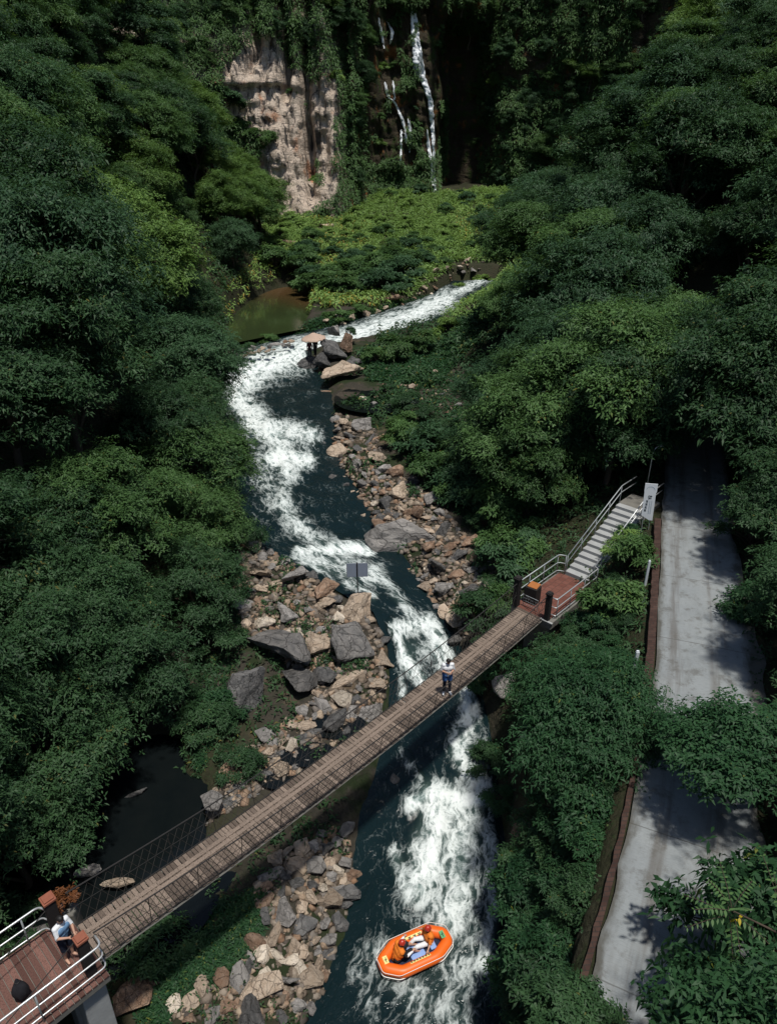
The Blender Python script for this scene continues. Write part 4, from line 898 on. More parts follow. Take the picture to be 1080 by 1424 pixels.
# ---- meadow bushes, one by one
def meadow():
    rr = random.Random(33); n = 0; pts = []
    poly = [(372, 345), (400, 300), (470, 262), (560, 272), (640, 268), (742, 268), (745, 300), (725, 330), (640, 362), (590, 378), (540, 410), (440, 415), (380, 385)]
    for i in range(4000):
        x = rr.uniform(370, 746); y = rr.uniform(262, 416)
        if not inpoly(x, y, poly): continue
        if any(abs(x-a)*.8+abs(y-b)*1.9 < 15 for a, b in pts): continue
        q = G(x, y)
        if q is None or q[1] > 168: continue
        pts.append((x, y)); dep = proj(*q)[2]; yl = vn(q[0]*.09, q[1]*.06, 0, 8) > -.05 and y < 372; k = 1 if (yl and rr.random() < .85) else rr.choice([0, 2, 3])
        wh = 'near the pool' if y > 365 else ('under the pale cliff' if x < 480 else ('below the waterfall' if x < 640 else 'under the dark right cliff'))
        place(SHRUB[k], 'meadow_bush', q[0], q[1], q[2]-.15, rr.uniform(.8, 1.4)*(1.5 if y > 360 and x < 560 else 1), rr.uniform(0, 6), ('yellow green' if k == 1 else 'mid green')+' bush in the meadow '+wh, 'bushes of the bright meadow', 'bush', rr.uniform(.6, .95)); n += 1
        if n >= 125: break
    for (px, py, s, lb) in [(345, 487, .7, 'small bush on the weir left of the parasol'), (375, 478, .9, 'rounded bush on the weir behind the parasol'), (470, 447, 1.1, 'bush on the spit between pool and upper channel'), (500, 437, 1.0, 'bush at the stony end of the spit'), (640, 408, 1.2, 'yellow green bush on the islet of the upper channel'), (672, 395, 1.2, 'bright bush upstream of the islet')]:
        q = G(px, py); place(SHRUB[1 if 'yellow' in lb or 'bright' in lb else 3], 'bush', q[0], q[1], q[2]-.1, s, px, lb, None, 'bush', .7)
meadow()
# ---- vegetation on the cliffs: overhanging trees one by one, creeper as one mass
BARE = [(312, 95), (330, 78), (345, 62), (385, 52), (402, 95), (428, 98), (440, 118), (468, 92), (479, 200), (470, 268), (440, 285), (412, 308), (388, 294), (372, 262), (358, 232), (372, 200), (330, 172), (316, 150)]
def cliffveg():
    rr = random.Random(44); n = 0
    def bare(px, py):
        return (300 < px < 482 and 50 < py < 310) or (505 < px < 650 and 12 < py < 275)
    pts = []
    for i in range(6000):
        px = rr.uniform(230, 1000); py = rr.uniform(-50, 250)
        if bare(px, py) or py > 285: continue
        if any(math.hypot(px-a, py-b) < 27 for a, b in pts): continue
        q = cliff_hit(px, py)
        if q[1] < 40 or q[2] < 12: continue
        if 620 < px < 662 and 60 < py < 255 and rr.random() < 1: pts.append((px, py)); continue
        if GZ(q[0], q[1]) > q[2]+2: continue
        pts.append((px, py)); k = rr.randrange(5)
        wh = 'left of the pale rock face' if px < 320 else ('above the pale rock face' if px < 500 else ('over the top of the waterfall' if px < 640 else 'right of the waterfall'))
        place(BROAD[k] if rr.random() < .6 else TIER[k % 3], 'cliff_tree', q[0], q[1]-.2, q[2]-3.6, rr.uniform(.62, .95), rr.uniform(0, 6.2), 'hanging tree rooted in the cliff '+wh, 'trees hanging on the cliff', 'tree', 1.0, rr.uniform(.1, .3)); n += 1
        if n > 88: break
    for (px, py, s, k, lb) in [(532, 95, .42, 1, 'yellow green tuft of bush between the two parts of the side cascade'), (548, 92, .34, 0, 'bush overhanging the side cascade'), (573, 150, .30, 2, 'dark bush on the rock rib left of the waterfall'), (527, 165, .42, 3, 'dark bush left of the side cascade'), (528, 200, .4, 1, 'olive bush at the mossy foot of the side cascade'), (582, 215, .25, 1, 'olive bush low between the waterfalls'), (616, 150, .28, 2, 'bush hanging over the bend of the waterfall'), (516, 60, .45, 2, 'dark bush beside the top of the side cascade'), (470, 110, .5, 1, 'brownish green bush on the right pillar of the pale cliff'), (405, 128, .3, 3, 'small bush in the crack of the pale cliff'), (330, 190, .9, 0, 'bush hiding the lower left of the pale cliff'), (360, 200, .8, 3, 'bush creeping up the foot of the pale cliff'), (440, 250, .35, 1, 'small yellowish bush near the foot of the pale cliff'), (310, 150, 1.0, 2, 'dark bush at the left edge of the pale cliff')]:
        q = cliff_hit(px, py); place(SHRUB[k], 'cliff_bush', q[0], q[1]-.5, q[2]-.6, s*2.4, px, lb, None, 'bush', .9)
    rng = np.random.default_rng(3); C = []; Nn = []
    while len(C) < 19000:
        X = rng.uniform(-40, 45); Zc = rng.uniform(10, 62)
        pxx, pyy, _ = proj(X, float(cliffY(X, Zc, False)), Zc)
        if not (-20 < pxx < 1100 and -40 < pyy < 300): continue
        dens = float(fbm(X*.22, Zc*.16, 0, 3, 91))
        if inpoly(pxx, pyy, BARE): lim = .36
        elif 270 < pxx < 510 and pyy < 312: lim = -.75
        elif 505 < pxx < 622 and 10 < pyy < 278: lim = .14
        elif 622 <= pxx < 662 and 50 < pyy < 262: lim = .5
        else: lim = -.30
        if dens < lim: continue
        yy = float(cliffY(X, Zc, False)); C.append((X, yy-.5-1.6*max(0, dens-lim)-.5*rng.random(), Zc)); Nn.append((rng.normal(0, .4), -.55, .8))
    V, Q, lv = sprays(rng, np.array(C), np.array(Nn), 7, .50, .20, .6)
    me = np_mesh('creeper', V, Q, False, {'lv': lv*.8}); tag(link('creeper', me, M['leaf_mid']), 'dark creeper and ferns matted over the cliff walls', 'creeper', None, 'stuff')
cliffveg()
# ---- ground cover
def undergrowth():
    rng = np.random.default_rng(12); n = 150000
    xs = rng.uniform(-70, 70, n); ys = 6+rng.random(n)**1.6*165
    L, R, zw, HL, HR, md, sl, sr = prof(ys); xr = ip(ys, RDY, RDX); zz = TZ(xs, ys)
    px, py, dep = proj(xs, ys, zz)
    ok = (px > -40) & (px < 1120) & (py > -40) & (py < 1470) & (dep > 4)
    ok &= ~((xs > L-.4) & (xs < R+.5) & (ys < YEND+4))
    ok &= ~((xs > xr-.5) & (xs < xr+3.45) & (ys < 58))
    patch = fbm(xs*.35, ys*.35, 0, 3, 13)
    rockb = (xs > HL+.3) & (xs < HR-.2) & (ys < 88)
    ok &= ~(rockb & (patch < .16))
    ok &= ~(((xs+14.2)/4.6)**2+((ys-90)/19)**2 < 1.0)
    ok &= ~((ys > 88) & (patch < -.42) & (xs > HL) & (xs < HR))
    ok &= ys < cliffY(xs, zz+1, False)-.5
    mead = (ys > 84) & (xs > HL-1) & (xs < HR+1)
    for nm, sel, mt, lab in (('undergrowth', ok & ~mead, 'leaf_dark', 'dark ferns and saplings carpeting the forest floor and banks'), ('meadow_plants', ok & mead, 'leaf_bright', 'bright green herbs and reeds filling the meadow below the waterfall')):
        i = np.nonzero(sel)[0]; d = dep[i]; keep = rng.random(len(i)) < np.clip((60/d)**1.2 if nm == 'undergrowth' else np.full(len(i), 1.0), .12, 1); i = i[keep]
        d = dep[i]; sz = np.clip(.0075*d, .16, .62)
        C = np.stack([xs[i], ys[i], zz[i]+sz*rng.uniform(.2, 1.1, len(i))], -1); N = np.array([0, 0, 1.0])+rng.normal(0, .35, (len(i), 3))
        parts = [sprays(rng, C[(sz > a) & (sz <= b)], N[(sz > a) & (sz <= b)], 6, (a+b)/2, (a+b)/2*.34, .5) for a, b in ((.1, .2), (.2, .3), (.3, .45), (.45, .7)) if ((sz > a) & (sz <= b)).any()]
        V = np.concatenate([p[0] for p in parts]); Q = np.arange(len(V)).reshape(-1, 4); lv = np.concatenate([p[2] for p in parts])
        if nm == 'meadow_plants': lv = np.clip(lv*(.55+.9*sstep(-.2, .3, np.repeat(fbm(V[::24, 0]*.12, V[::24, 1]*.08, 0, 2, 4), 24)))*.85, 0, 1)
        me = np_mesh(nm, V, Q, False, {'lv': lv}); tag(link(nm, me, M[mt]), lab, 'undergrowth' if nm == 'undergrowth' else 'meadow plants', None, 'stuff'); print(nm, len(i))
undergrowth()
def grass_patch():
    rng = np.random.default_rng(77); pts = [(205, 1340), (260, 1290), (330, 1245), (372, 1235), (372, 1290), (335, 1345), (262, 1388), (232, 1424), (190, 1424)]; C = []
    pts2 = [(560, 478), (640, 440), (700, 400), (700, 430), (640, 500), (600, 540), (510, 530), (500, 490)]
    pts3 = [(330, 490), (400, 466), (450, 438), (540, 424), (600, 408), (612, 416), (500, 450), (420, 478), (340, 499)]; pts5 = [(545, 500), (640, 520), (700, 600), (740, 720), (720, 800), (690, 790), (640, 715), (580, 660), (540, 600)]; pts4 = [(275, 860), (330, 760), (345, 860), (340, 900), (300, 1030), (270, 1100)]
    for pp, cnt in ((pts, 2400), (pts2, 5000), (pts3, 2200), (pts4, 1500), (pts5, 3500)):
        c = 0
        while c < cnt:
            x = rng.uniform(180, 710); y = rng.uniform(395, 1424)
            x0, x1 = min(p[0] for p in pp), max(p[0] for p in pp); y0, y1 = min(p[1] for p in pp), max(p[1] for p in pp)
            x = rng.uniform(x0, x1); y = rng.uniform(y0, y1)
            if not inpoly(x, y, pp): continue
            q = G(x, y); c += 1
            if q is not None: C.append(q+np.array([0, 0, .04]))
    C = np.array(C); far = C[:, 1] > 40
    a = sprays(rng, C[~far], np.array([0, 0, 1.])+rng.normal(0, .3, (int((~far).sum()), 3)), 7, .17, .045, .2); b = sprays(rng, C[far], np.array([0, 0, 1.])+rng.normal(0, .3, (int(far.sum()), 3)), 6, .38, .12, .3)
    V = np.concatenate([a[0], b[0]]); me = np_mesh('grass', V, np.arange(len(V)).reshape(-1, 4), False, {'lv': np.concatenate([a[2], b[2]])})
    tag(link('grass', me, M['leaf_near']), 'low green grass beside the rubble below the bridge and on the upper right bank', 'grass', None, 'stuff')
grass_patch()
# ---- feathery sapling close to the camera
def pinnate():
    rng = np.random.default_rng(8); root = empty('feathery_sapling', (9.4, 7.4, GZ(9.4, 7.4)), 0, 'feathery sapling with paired leaflets and a few yellow leaves at the lower right', 'sapling')
    b = MB(); V = []; lv = []
    tip = np.array(P(1015, 1265, 11.4)); base = np.array([9.4, 7.4, GZ(9.4, 7.4)-.2])
    st = [base, base*.6+tip*.4+np.array([.5, .0, .5]), base*.2+tip*.8+np.array([.35, 0, .35]), tip]
    b.tube([tuple(p-base-np.array([0, 0, .2])) for p in st], [.05, .04, .025, .012], 7)
    org = base+np.array([0, 0, .2])
    fr = []
    for i, (px, py, z) in enumerate([(950, 1245, 11.3), (955, 1290, 11.1), (1018, 1335, 10.8), (1030, 1340, 10.9), (985, 1225, 11.7), (1045, 1225, 11.9), (1075, 1320, 11.0), (1000, 1200, 11.8), (1040, 1265, 12.), (965, 1265, 11.6), (1075, 1215, 12.1), (1060, 1190, 11.9), (1085, 1255, 11.8)]):
        s0 = tip if i < 10 else st[2]
        fr.append((s0+rng.normal(0, .04, 3), np.array(P(px, py, z))))
    for i, (a, e) in enumerate(fr):
        m = (a+e)/2+np.array([0, 0, .10]); pts = [a*(1-t)**2+2*m*t*(1-t)+e*t*t for t in np.linspace(0, 1, 10)]
        b.tube([tuple(p-org) for p in pts], [.007]*10, 5)
        dirs = np.gradient(np.array(pts), axis=0)
        for j in range(2, 10):
            d = dirs[j]/np.linalg.norm(dirs[j]); sd = np.cross(d, [0, 0, 1.]); sd /= np.linalg.norm(sd)
            for sg in (-1, 1):
                L = .135*(1.15-.06*j)*rng.uniform(.85, 1.1); ax = sd*sg*.9+d*.35-np.array([0, 0, .22]); ax /= np.linalg.norm(ax); wv = np.cross(ax, [0, 0, 1.]); wv /= np.linalg.norm(wv); p = pts[j]
                q = [p, p+ax*L*.3+wv*L*.19-np.array([0, 0, .004]), p+ax*L*.62+wv*L*.17, p+ax*L-np.array([0, 0, .02]), p+ax*L*.62-wv*L*.17, p+ax*L*.3-wv*L*.19-np.array([0, 0, .004])]
                V.append(np.array(q)-org); lv += [(.99 if (i in (3, 6) and j < 3) else float(rng.uniform(.2, .85)))]*6
    tr = b.build('stem', M['bark'], root, True)
    V = np.concatenate(V); me = np_mesh('leaflets', V, np.arange(len(V)).reshape(-1, 6), False, {'lv': lv}); link('foliage', me, M['leaf_pinnate'], root)
pinnate()
q = P(1072, 1255, 10.6); put(LOW[1], 'verge_shrub', float(q[0])+.5, float(q[1])+.4, 'yellow green climbing shrub at the right edge above the feathery sapling', 1.6, 2., 'shrub', .0, 1.5)
#PART3
# ------------------------------------------------------------------ footbridge
E0 = Vector((-7.82, 11.6, 5.5)); E1 = Vector((6.24, 26.4, 5.5)); LEN = (E1-E0).length; DD = (E1-E0).normalized(); NN = Vector((-DD.y, DD.x, 0)); UP = Vector((0, 0, 1)); HW = .66
RB = Matrix((DD, NN, UP)).transposed()
def bp(s, n=0.0, z=0.0):
    t = s/LEN; return E0+DD*s+NN*n+UP*(z-.42*4*t*(1-t))
bridge = empty('footbridge', tuple(E0), 0, 'narrow plank suspension footbridge with wire netting crossing the river', 'footbridge'); _off = E0
def bpl(s, n=0.0, z=0.0): return bp(s, n, z)-_off
b = MB(); rr = random.Random(2); s = .02; pls = []
while s < LEN-.02:
    w_ = rr.uniform(.105, .125); c = bpl(s+w_/2, rr.uniform(-.02, .02), -.02+rr.uniform(-.004, .004))
    sl = (bp(s+.1)-bp(s)).normalized(); R_ = Matrix((sl, NN, sl.cross(NN))).transposed() @ Matrix.Rotation(rr.uniform(-.012, .012), 3, 'Z')
    b.box(c, (w_, 2*HW, .038), R_); pls += [rr.random()]*8; s += w_+rr.uniform(.014, .03)
dk = b.build('deck', M['plank'], bridge); at = dk.data.attributes.new('pl', 'FLOAT', 'POINT'); at.data.foreach_set('value', pls)
b = MB(); pls = []
for n_ in (.12, .30):
    s = .1
    while s < LEN-.3:
        l_ = min(rr.uniform(2.0, 2.8), LEN-.2-s); k = 4
        for i in range(k):
            a, c = bpl(s+l_*i/k, n_, .012), bpl(s+l_*(i+1)/k-.0, n_, .012); dv = (c-a).normalized()
            b.box((a+c)/2, ((c-a).length-(.02 if i == k-1 else 0), .13, .022), Matrix((dv, NN, dv.cross(NN))).transposed()); pls += [.75+.25*rr.random()]*8
        s += l_
rn = b.build('runner_board', M['plank'], bridge); at = rn.data.attributes.new('pl', 'FLOAT', 'POINT'); at.data.foreach_set('value', pls)
SS = [LEN*i/40 for i in range(41)]
for n_ in (-HW+.03, HW-.03):
    b = MB(); b.tube([bpl(s, n_, -.085) for s in SS], .045, 6); b.build('edge_stringer', M['concrete_old'], bridge)
    b = MB(); b.tube([bpl(s, n_*.45, -.07) for s in SS], .03, 6); b.build('deck_cable', M['cable'], bridge)
    b = MB(); b.tube([bpl(s, n_+math.copysign(.02, n_), .035) for s in SS], .016, 5); b.build('foot_cable', M['cable'], bridge)
def hand(s): t = s/LEN; return 1.22-.28*4*t*(1-t)
def hout(s): t = s/LEN; return .10+.06*4*t*(1-t)
for sg in (-1, 1):
    b = MB(); b.tube([bpl(s, sg*(HW+hout(s)), hand(s)) for s in SS], .021, 6); b.build('hand_cable', M['cable'], bridge)
    b = MB(); b.tube([bpl(s, sg*(HW+.5*hout(s)), hand(s)*.52) for s in SS], .008, 5); b.build('middle_cable', M['cable'], bridge)
    for i in range(1, 14):
        s = LEN*i/14; b = MB(); b.tube([bpl(s, sg*(HW-.02), -.03), bpl(s, sg*(HW+hout(s)), hand(s))], .011, 5); b.build('hanger', M['cable'], bridge)
    b = MB(); st = .27; k = int(LEN/st)
    for i in range(k):
        for dirn in (-1, 1):
            pts = []
            for j in range(4):
                t = j/3; s = i*st+(dirn*t+(1 if dirn < 0 else 0))*st*2.2
                if 0 <= s <= LEN: pts.append(bpl(s, sg*(HW+.01+hout(s)*t), .02+(hand(s)-.03)*t))
            if len(pts) > 1: b.tube(pts, .0066, 3, False)
    b.build('netting', M['wire'], bridge)
# ------------------------------------------------------------------ left platform
def lp(d, n, z=0.0): return E0+DD*d+NN*n+UP*z
plat = empty('bridge_platform', tuple(lp(0, 0)), 0, 'reddish plank platform on a concrete abutment at the near left end of the bridge', 'platform'); _o = lp(0, 0)
b = MB(); pls = []; d = -.02
while d > -8.5:
    w_ = rr.uniform(.125, .15); b.box(lp(d-w_/2, -.02, -.02+rr.uniform(-.004, .004))-_o, (w_, 2.32, .045), RB); pls += [rr.random()]*8; d -= w_+.018
pd = b.build('plank_deck', M['plank_red'], plat); at = pd.data.attributes.new('pl', 'FLOAT', 'POINT'); at.data.foreach_set('value', pls)
b = MB(); b.box(lp(-4.25, -.02, -.15)-_o, (8.5, 2.30, .20), RB); b.build('deck_slab', M['concrete_old'], plat, False, .02)
b = MB(); b.box(lp(-.42, -.70, -2.9)-_o, (.62, .62, 5.2), RB); b.build('pillar', M['concrete'], plat, False, .03)
b = MB(); b.box(lp(-.42, .55, -2.9)-_o, (.62, .62, 5.2), RB); b.build('pillar', M['concrete'], plat, False, .03)
b = MB(); b.box(lp(-1.65, -.72, -2.9)-_o, (.34, .42, 5.2), RB); b.build('pillar', M['concrete_old'], plat, False, .03)
b = MB(); b.box(lp(-4.6, -.1, -2.75)-_o, (4.6, 1.7, 4.9), RB); b.build('retaining_block', M['concrete_old'], plat, False, .04)
def railing(name, label, pts, heights, posts, mat, rad=.028, posth=1.1, curl=None, group=None):
    """pts: world polyline at floor level; heights: rails above floor"""
    o0 = Vector(pts[0]); r = empty(name, tuple(o0), 0, label, 'railing', group)
    for i, h in enumerate(heights):
        b = MB(); q = [Vector(p)-o0+UP*h for p in pts]
        if curl: q = q+[q[-1]+Vector(c) for c in curl]
        # round the corners
        pp = [q[0]]
        for a, m_, c in zip(q[:-2], q[1:-1], q[2:]):
            k = min(.14, (m_-a).length*.4, (c-m_).length*.4); a1 = m_+(a-m_).normalized()*k; c1 = m_+(c-m_).normalized()*k
            pp += [a1*(1-t)**2+2*m_*t*(1-t)+c1*t*t for t in (0, .25, .5, .75, 1)]
        pp.append(q[-1]); b.tube(pp, rad*(1 if i == 0 else .8), 8); b.build(('top_rail', 'middle_rail', 'bottom_rail')[min(i, 2)], M[mat], r, True)
    for p in posts:
        b = MB(); q = Vector(p)-o0; b.tube([q-UP*.02, q+UP*max(heights)], rad*.8, 8); b.build('baluster', M['steel_dull'], r, True)
    return r
railing('railing', 'white metal pipe railing on the far side of the left platform', [lp(-8.4, 1.02), lp(-.72, 1.02)], (1.08, .66, .24), [lp(-.72-1.62*i-.35, 1.02) for i in range(5)], 'steel', curl=[NN*-.0+DD*.12-UP*.05, DD*.22-NN*.1-UP*.16])
railing('railing', 'white metal railing curling round the near gate post of the left platform', [lp(-8.4, -1.08), lp(.02, -1.08)], (1.08, .66, .24), [lp(-1.6-1.6*i, -1.08) for i in range(5)], 'steel', curl=[DD*.0+NN*.34])
def gate_post(pos, h, w, cap, label, capm):
    r = empty('gate_post', tuple(pos), 0, label, 'gate post'); r.rotation_euler = (0, 0, math.atan2(DD.y, DD.x))
    b = MB(); b.box((0, 0, h/2), (w, w, h)); b.build('shaft', M['post_dark'], r, False, .012)
    b = MB(); b.box((0, 0, h+.035), (w*1.22, w*1.22, .07)); b.box((0, 0, h+.09), (w*.95, w*.95, .05)); b.build('cap', M[capm], r, False, .012)
    return r
gate_post(lp(-.42, .74), 1.42, .27, 1, 'dark concrete gate post with red cap at the far side of the left bridge end', 'cap_red')
gate_post(lp(-.30, -.76), 1.30, .25, 1, 'dark concrete gate post with red cap next to the curled white railing', 'cap_red')
# dry reddish plant beyond the far post
rp = make_tree(610, .42, .9, 7, 160, .13, 5, .8, .9, 'leaf_rust', stems=3)
q = lp(.05, 1.35, 0); place(rp, 'dry_plant', q.x, q.y, q.z-.1, .85, .4, 'rust brown dry plant behind the far red capped post', None, 'plant')
b = MB(); b.box((0, 0, .15), (.5, .4, 3.1)); o = b.build('rock_pedestal', M['concrete_old'], None, False, .05); o.location = (q.x, q.y, q.z-1.75); o.name = 'planter_block'; tag(o, 'concrete block beside the platform carrying the dry rust brown plant', 'planter')
# stay cables running down to the deck, and, in place of the post's cast shadow, the black bag
for n_, d0, lb in ((.66, -.5, 'black stay cable from the far red capped post down to the planks'), (-.68, -.45, 'black stay cable from the red capped post by the curled railing down to the planks')):
    b = MB(); a = lp(d0, n_, 1.25); c = lp(d0-3.1, n_-.25, .03); b.tube([(0, 0, 0), (c-a)*.5-UP*.03, c-a], .013, 6); o = b.build('stay_cable', M['cable']); o.location = a; tag(o, lb, 'stay cable')
def shadow_sack():
    q = P(33, 1388, 5.52); r = empty('shadow_sack', tuple(q), .3, 'black sack form put in place of a post shadow on the plank platform', 'shadow_sack')
    bm = bmesh.new(); bmesh.ops.create_icosphere(bm, subdivisions=4, radius=1)
    for v in bm.verts:
        x, y, z = v.co; k = 1-.42*max(0, z)**1.4; wv = 1+.10*float(vn(x*2.2, y*2.2, z*2.2, 3))+.05*float(vn(x*6, y*6, z*3, 5))
        v.co = Vector((.20*x*k*wv, .16*y*k*wv, .33+.36*z*(1 if z > -.6 else .92)))
        if z > .86: v.co.x *= .55; v.co.y *= .55; v.co.z += .10
        v.co.z = max(v.co.z, .0)
    me = bpy.data.meshes.new('body'); bm.to_mesh(me); bm.free(); me.polygons.foreach_set('use_smooth', [True]*len(me.polygons)); link('body', me, M['cloth_dark'], r)
    b = MB(); b.tube([(.05*math.cos(a), .045*math.sin(a), .665) for a in np.linspace(0, 6.283, 13)[:-1]], .016, 6, closed=True); b.build('tie', M['cable'], r, True)
shadow_sack()
# ------------------------------------------------------------------ right platform, stairs
def rp_(d, n, z=0.0): return E1+DD*d+NN*n+UP*z
r = empty('stair_platform', tuple(rp_(0, 0)), math.atan2(DD.y, DD.x), 'red tiled concrete platform at the far end of the bridge below the stairs', 'platform')
N0, N1 = -1.12, .98
b = MB(); b.box((2.0, (N0+N1)/2, -.19), (4.0, N1-N0, .34)); b.build('slab', M['concrete_old'], r, False, .025)
b = MB(); b.box((2.0, (N0+N1)/2+.05, -.008), (3.86, N1-N0-.34, .03)); b.build('tile_floor', M['tile_red'], r)
b = MB(); b.box((.75, -.30, -1.75), (1.0, 1.25, 2.8)); b.build('pier', M['concrete_old'], r, False, .05)
b = MB(); b.box((2.9, 0, -1.75), (2.0, 1.5, 2.8)); b.build('pier', M['concrete_old'], r, False, .05)
b = MB(); b.box((.02, -.86, -.008), (.1, .62, .05)); b.build('kerb', M['concrete'], r, False, .01)
# stairs
ST0 = 4.0; NS = 13; RUN = .37; RISE = .162
sr_ = empty('concrete_stairs', tuple(rp_(ST0, 0)), math.atan2(DD.y, DD.x), 'flight of worn concrete steps climbing from the red platform to the road', 'stairs')
SN0, SN1 = -.86, .62
for i in range(NS):
    b = MB(); b.box((RUN*i+RUN/2+.015, (SN0+SN1)/2, RISE*(i+1)-.55), (RUN+.03, SN1-SN0, 1.1)); b.build('step', M['concrete'], sr_, False, .018)
b = MB(); b.box((RUN*NS+.75, (SN0+SN1)/2, RISE*NS-.35), (1.5, SN1-SN0+.1, .7)); b.build('landing', M['concrete_old'], sr_, False, .03)
def stp(d, n): return rp_(ST0+d, n, max(0, min(NS, d/RUN))*RISE)
railing('railing', 'metal railing on the far side of the red platform', [rp_(.05, N1-.06), rp_(3.75, N1-.06), rp_(3.9, SN1-.02)], (1.05, .62, .18), [rp_(x, N1-.06) for x in (.08, 1.3, 2.5, 3.7)]+[rp_(3.9, SN1-.02)], 'steel_dull')
railing('railing', 'metal railing along the near side of the red platform', [rp_(.42, N0+.30), rp_(.42, N0+.07), rp_(3.95, N0+.07), rp_(4.02, SN0+.03)], (1.0, .55, .14), [rp_(.5, N0+.07), rp_(1.6, N0+.07), rp_(2.8, N0+.07), rp_(3.95, N0+.07)], 'steel')
railing('stair_railing', 'pipe handrail up the far left side of the concrete stairs', [stp(.05, SN1-.02), stp(NS*RUN, SN1-.02), rp_(ST0+NS*RUN+1.6, SN1-.02, NS*RISE)], (.98, .6), [stp(x, SN1-.02) for x in (.05, 1.25, 2.5, 3.7, 4.8)], 'steel_dull')
railing('stair_railing', 'pipe handrail up the right side of the concrete stairs towards the white sign', [stp(.05, SN0+.03), stp(NS*RUN, SN0+.03), rp_(ST0+NS*RUN+1.5, SN0-.03, NS*RISE+.1)], (.98, .6), [stp(x, SN0+.03) for x in (.05, .7, 1.9, 3.1, 4.3, 4.8)], 'steel')
gate_post(rp_(.12, .80), 1.40, .26, 1, 'dark gate post at the far right bridge end beside the orange topped bin', 'post_dark')
gate_post(rp_(.12, -.82), 1.32, .22, 1, 'slim dark gate post at the far right bridge end near the pier', 'post_dark')
r = empty('litter_bin', tuple(rp_(.85, .45, .012)), math.atan2(DD.y, DD.x)+.1, 'dark box bin with an orange lid on the red platform', 'litter bin')
b = MB(); b.box((0, 0, .42), (.50, .62, .80)); b.build('body', M['post_dark'], r, False, .02)
b = MB(); b.box((.04, -.03, .85), (.44, .46, .055), Matrix.Rotation(-.1, 3, 'Y')); b.build('lid', M['cap_orange'], r, False, .012)
o = MB().tube([(0, 0, .0), (.15, -.35, -.32), (.05, -.75, -.42), (0, -1.2, -.28), (0, -1.6, .0)], .016, 6).build('barrier_chain', M['cable'], None, True); o.location = rp_(.12, .80, .95); o.rotation_euler = (0, 0, math.atan2(DD.y, DD.x)); tag(o, 'black chain hanging between the two gate posts at the far bridge end', 'chain')
r = empty('fence_panel', tuple(rp_(.30, .55, .012)), math.atan2(DD.y, DD.x), 'low grey wire fence panel beside the dark gate post', 'fence panel')
b = MB(); b.tube([(0, 0, 0), (0, 0, .6), (0, -.75, .6), (0, -.75, 0)], .014, 6); b.build('frame', M['steel_dull'], r)
b = MB()
for k in range(1, 6): b.tube([(0, -.125*k, .02), (0, -.125*k, .59)], .006, 4)
for k in range(1, 4): b.tube([(0, -.01, .15*k), (0, -.74, .15*k)], .006, 4)
b.build('wire_mesh', M['steel_dull'], r)
# ------------------------------------------------------------------ signs and posts
def white_sign():
    x, y = 12.55, 31.0; z0 = GZ(x, y); r = empty('sign_board', (x, y, z0), 0, 'tall narrow white sign board with an emblem and upright dark characters by the stair head', 'sign'); r.rotation_euler = (-.10, math.radians(-1), math.radians(-14))
    zb = 7.75-z0
    b = MB(); o_ = [(-.27, .22), (-.27, 1.42), (-.285, 1.46), (-.285, 1.86), (.285, 1.86), (.285, 1.46), (.255, 1.42), (.27, 0.), (.12, 0.)]
    V = [(x_, -.025, z_+zb) for x_, z_ in o_]+[(x_, .025, z_+zb) for x_, z_ in o_]; n = len(o_)
    b.add(V, [tuple(range(n)), tuple(range(2*n-1, n-1, -1))]+[(i, n+i, n+(i+1) % n, (i+1) % n) for i in range(n)]); b.build('board', M['sign_white'], r)
    for sx in (-.16, .16): b = MB(); b.tube([(sx, .045, -.3), (sx, .045, zb+1.7)], .02, 7); b.build('pole', M['steel_dull'], r)
    b = MB(); f = -.029
    # emblem: a dark stroke mark under a pale arc
    for (cx, cz, w_, h_, a) in [(.02, 1.24, .17, .035, .1), (.05, 1.19, .035, .15, 0), (-.02, 1.15, .05, .06, .5), (.01, 1.10, .15, .03, -.15), (-.07, 1.19, .03, .07, .3)]:
        b.box((cx, f, zb+cz), (w_, .004, h_), Matrix.Rotation(a, 3, 'Y'))
    b.build('emblem', M['ink'], r)
    b = MB(); rr = random.Random(6)
    for k in range(4):
        cz = .96-.155*k; cx = -.095-.012*k
        for (dx, dz, w_, h_) in [(0, .045, .095, .018), (0, 0, .085, .017), (0, -.042, .1, .018), (rr.uniform(-.03, .03), 0, .019, .105), (-.035, -.01, .016, .06), (.034, .012, .016, .06)][:5+k % 2]:
            b.box((cx+dx, f, zb+cz+dz), (w_, .004, h_))
    b.build('lettering', M['ink'], r)
    b = MB()
    for c_ in range(2):
        for k in range(9):
            cz = .98-.078*k; cx = .03+.085*c_
            for (dx, dz, w_, h_) in [(0, .018, .045, .008), (0, -.018, .045, .008), (rr.uniform(-.012, .012), 0, .008, .048)]: b.box((cx+dx, f, zb+cz+dz), (w_, .003, h_))
    b.build('small_lettering', M['ink_soft'], r)
    b = MB(); b.tube([(.2*math.cos(a)-.0, f, zb+1.52+.2*math.sin(a)) for a in np.linspace(.2, 2.9, 14)], .007, 5); b.build('arc_mark', M['ink_soft'], r)
white_sign()
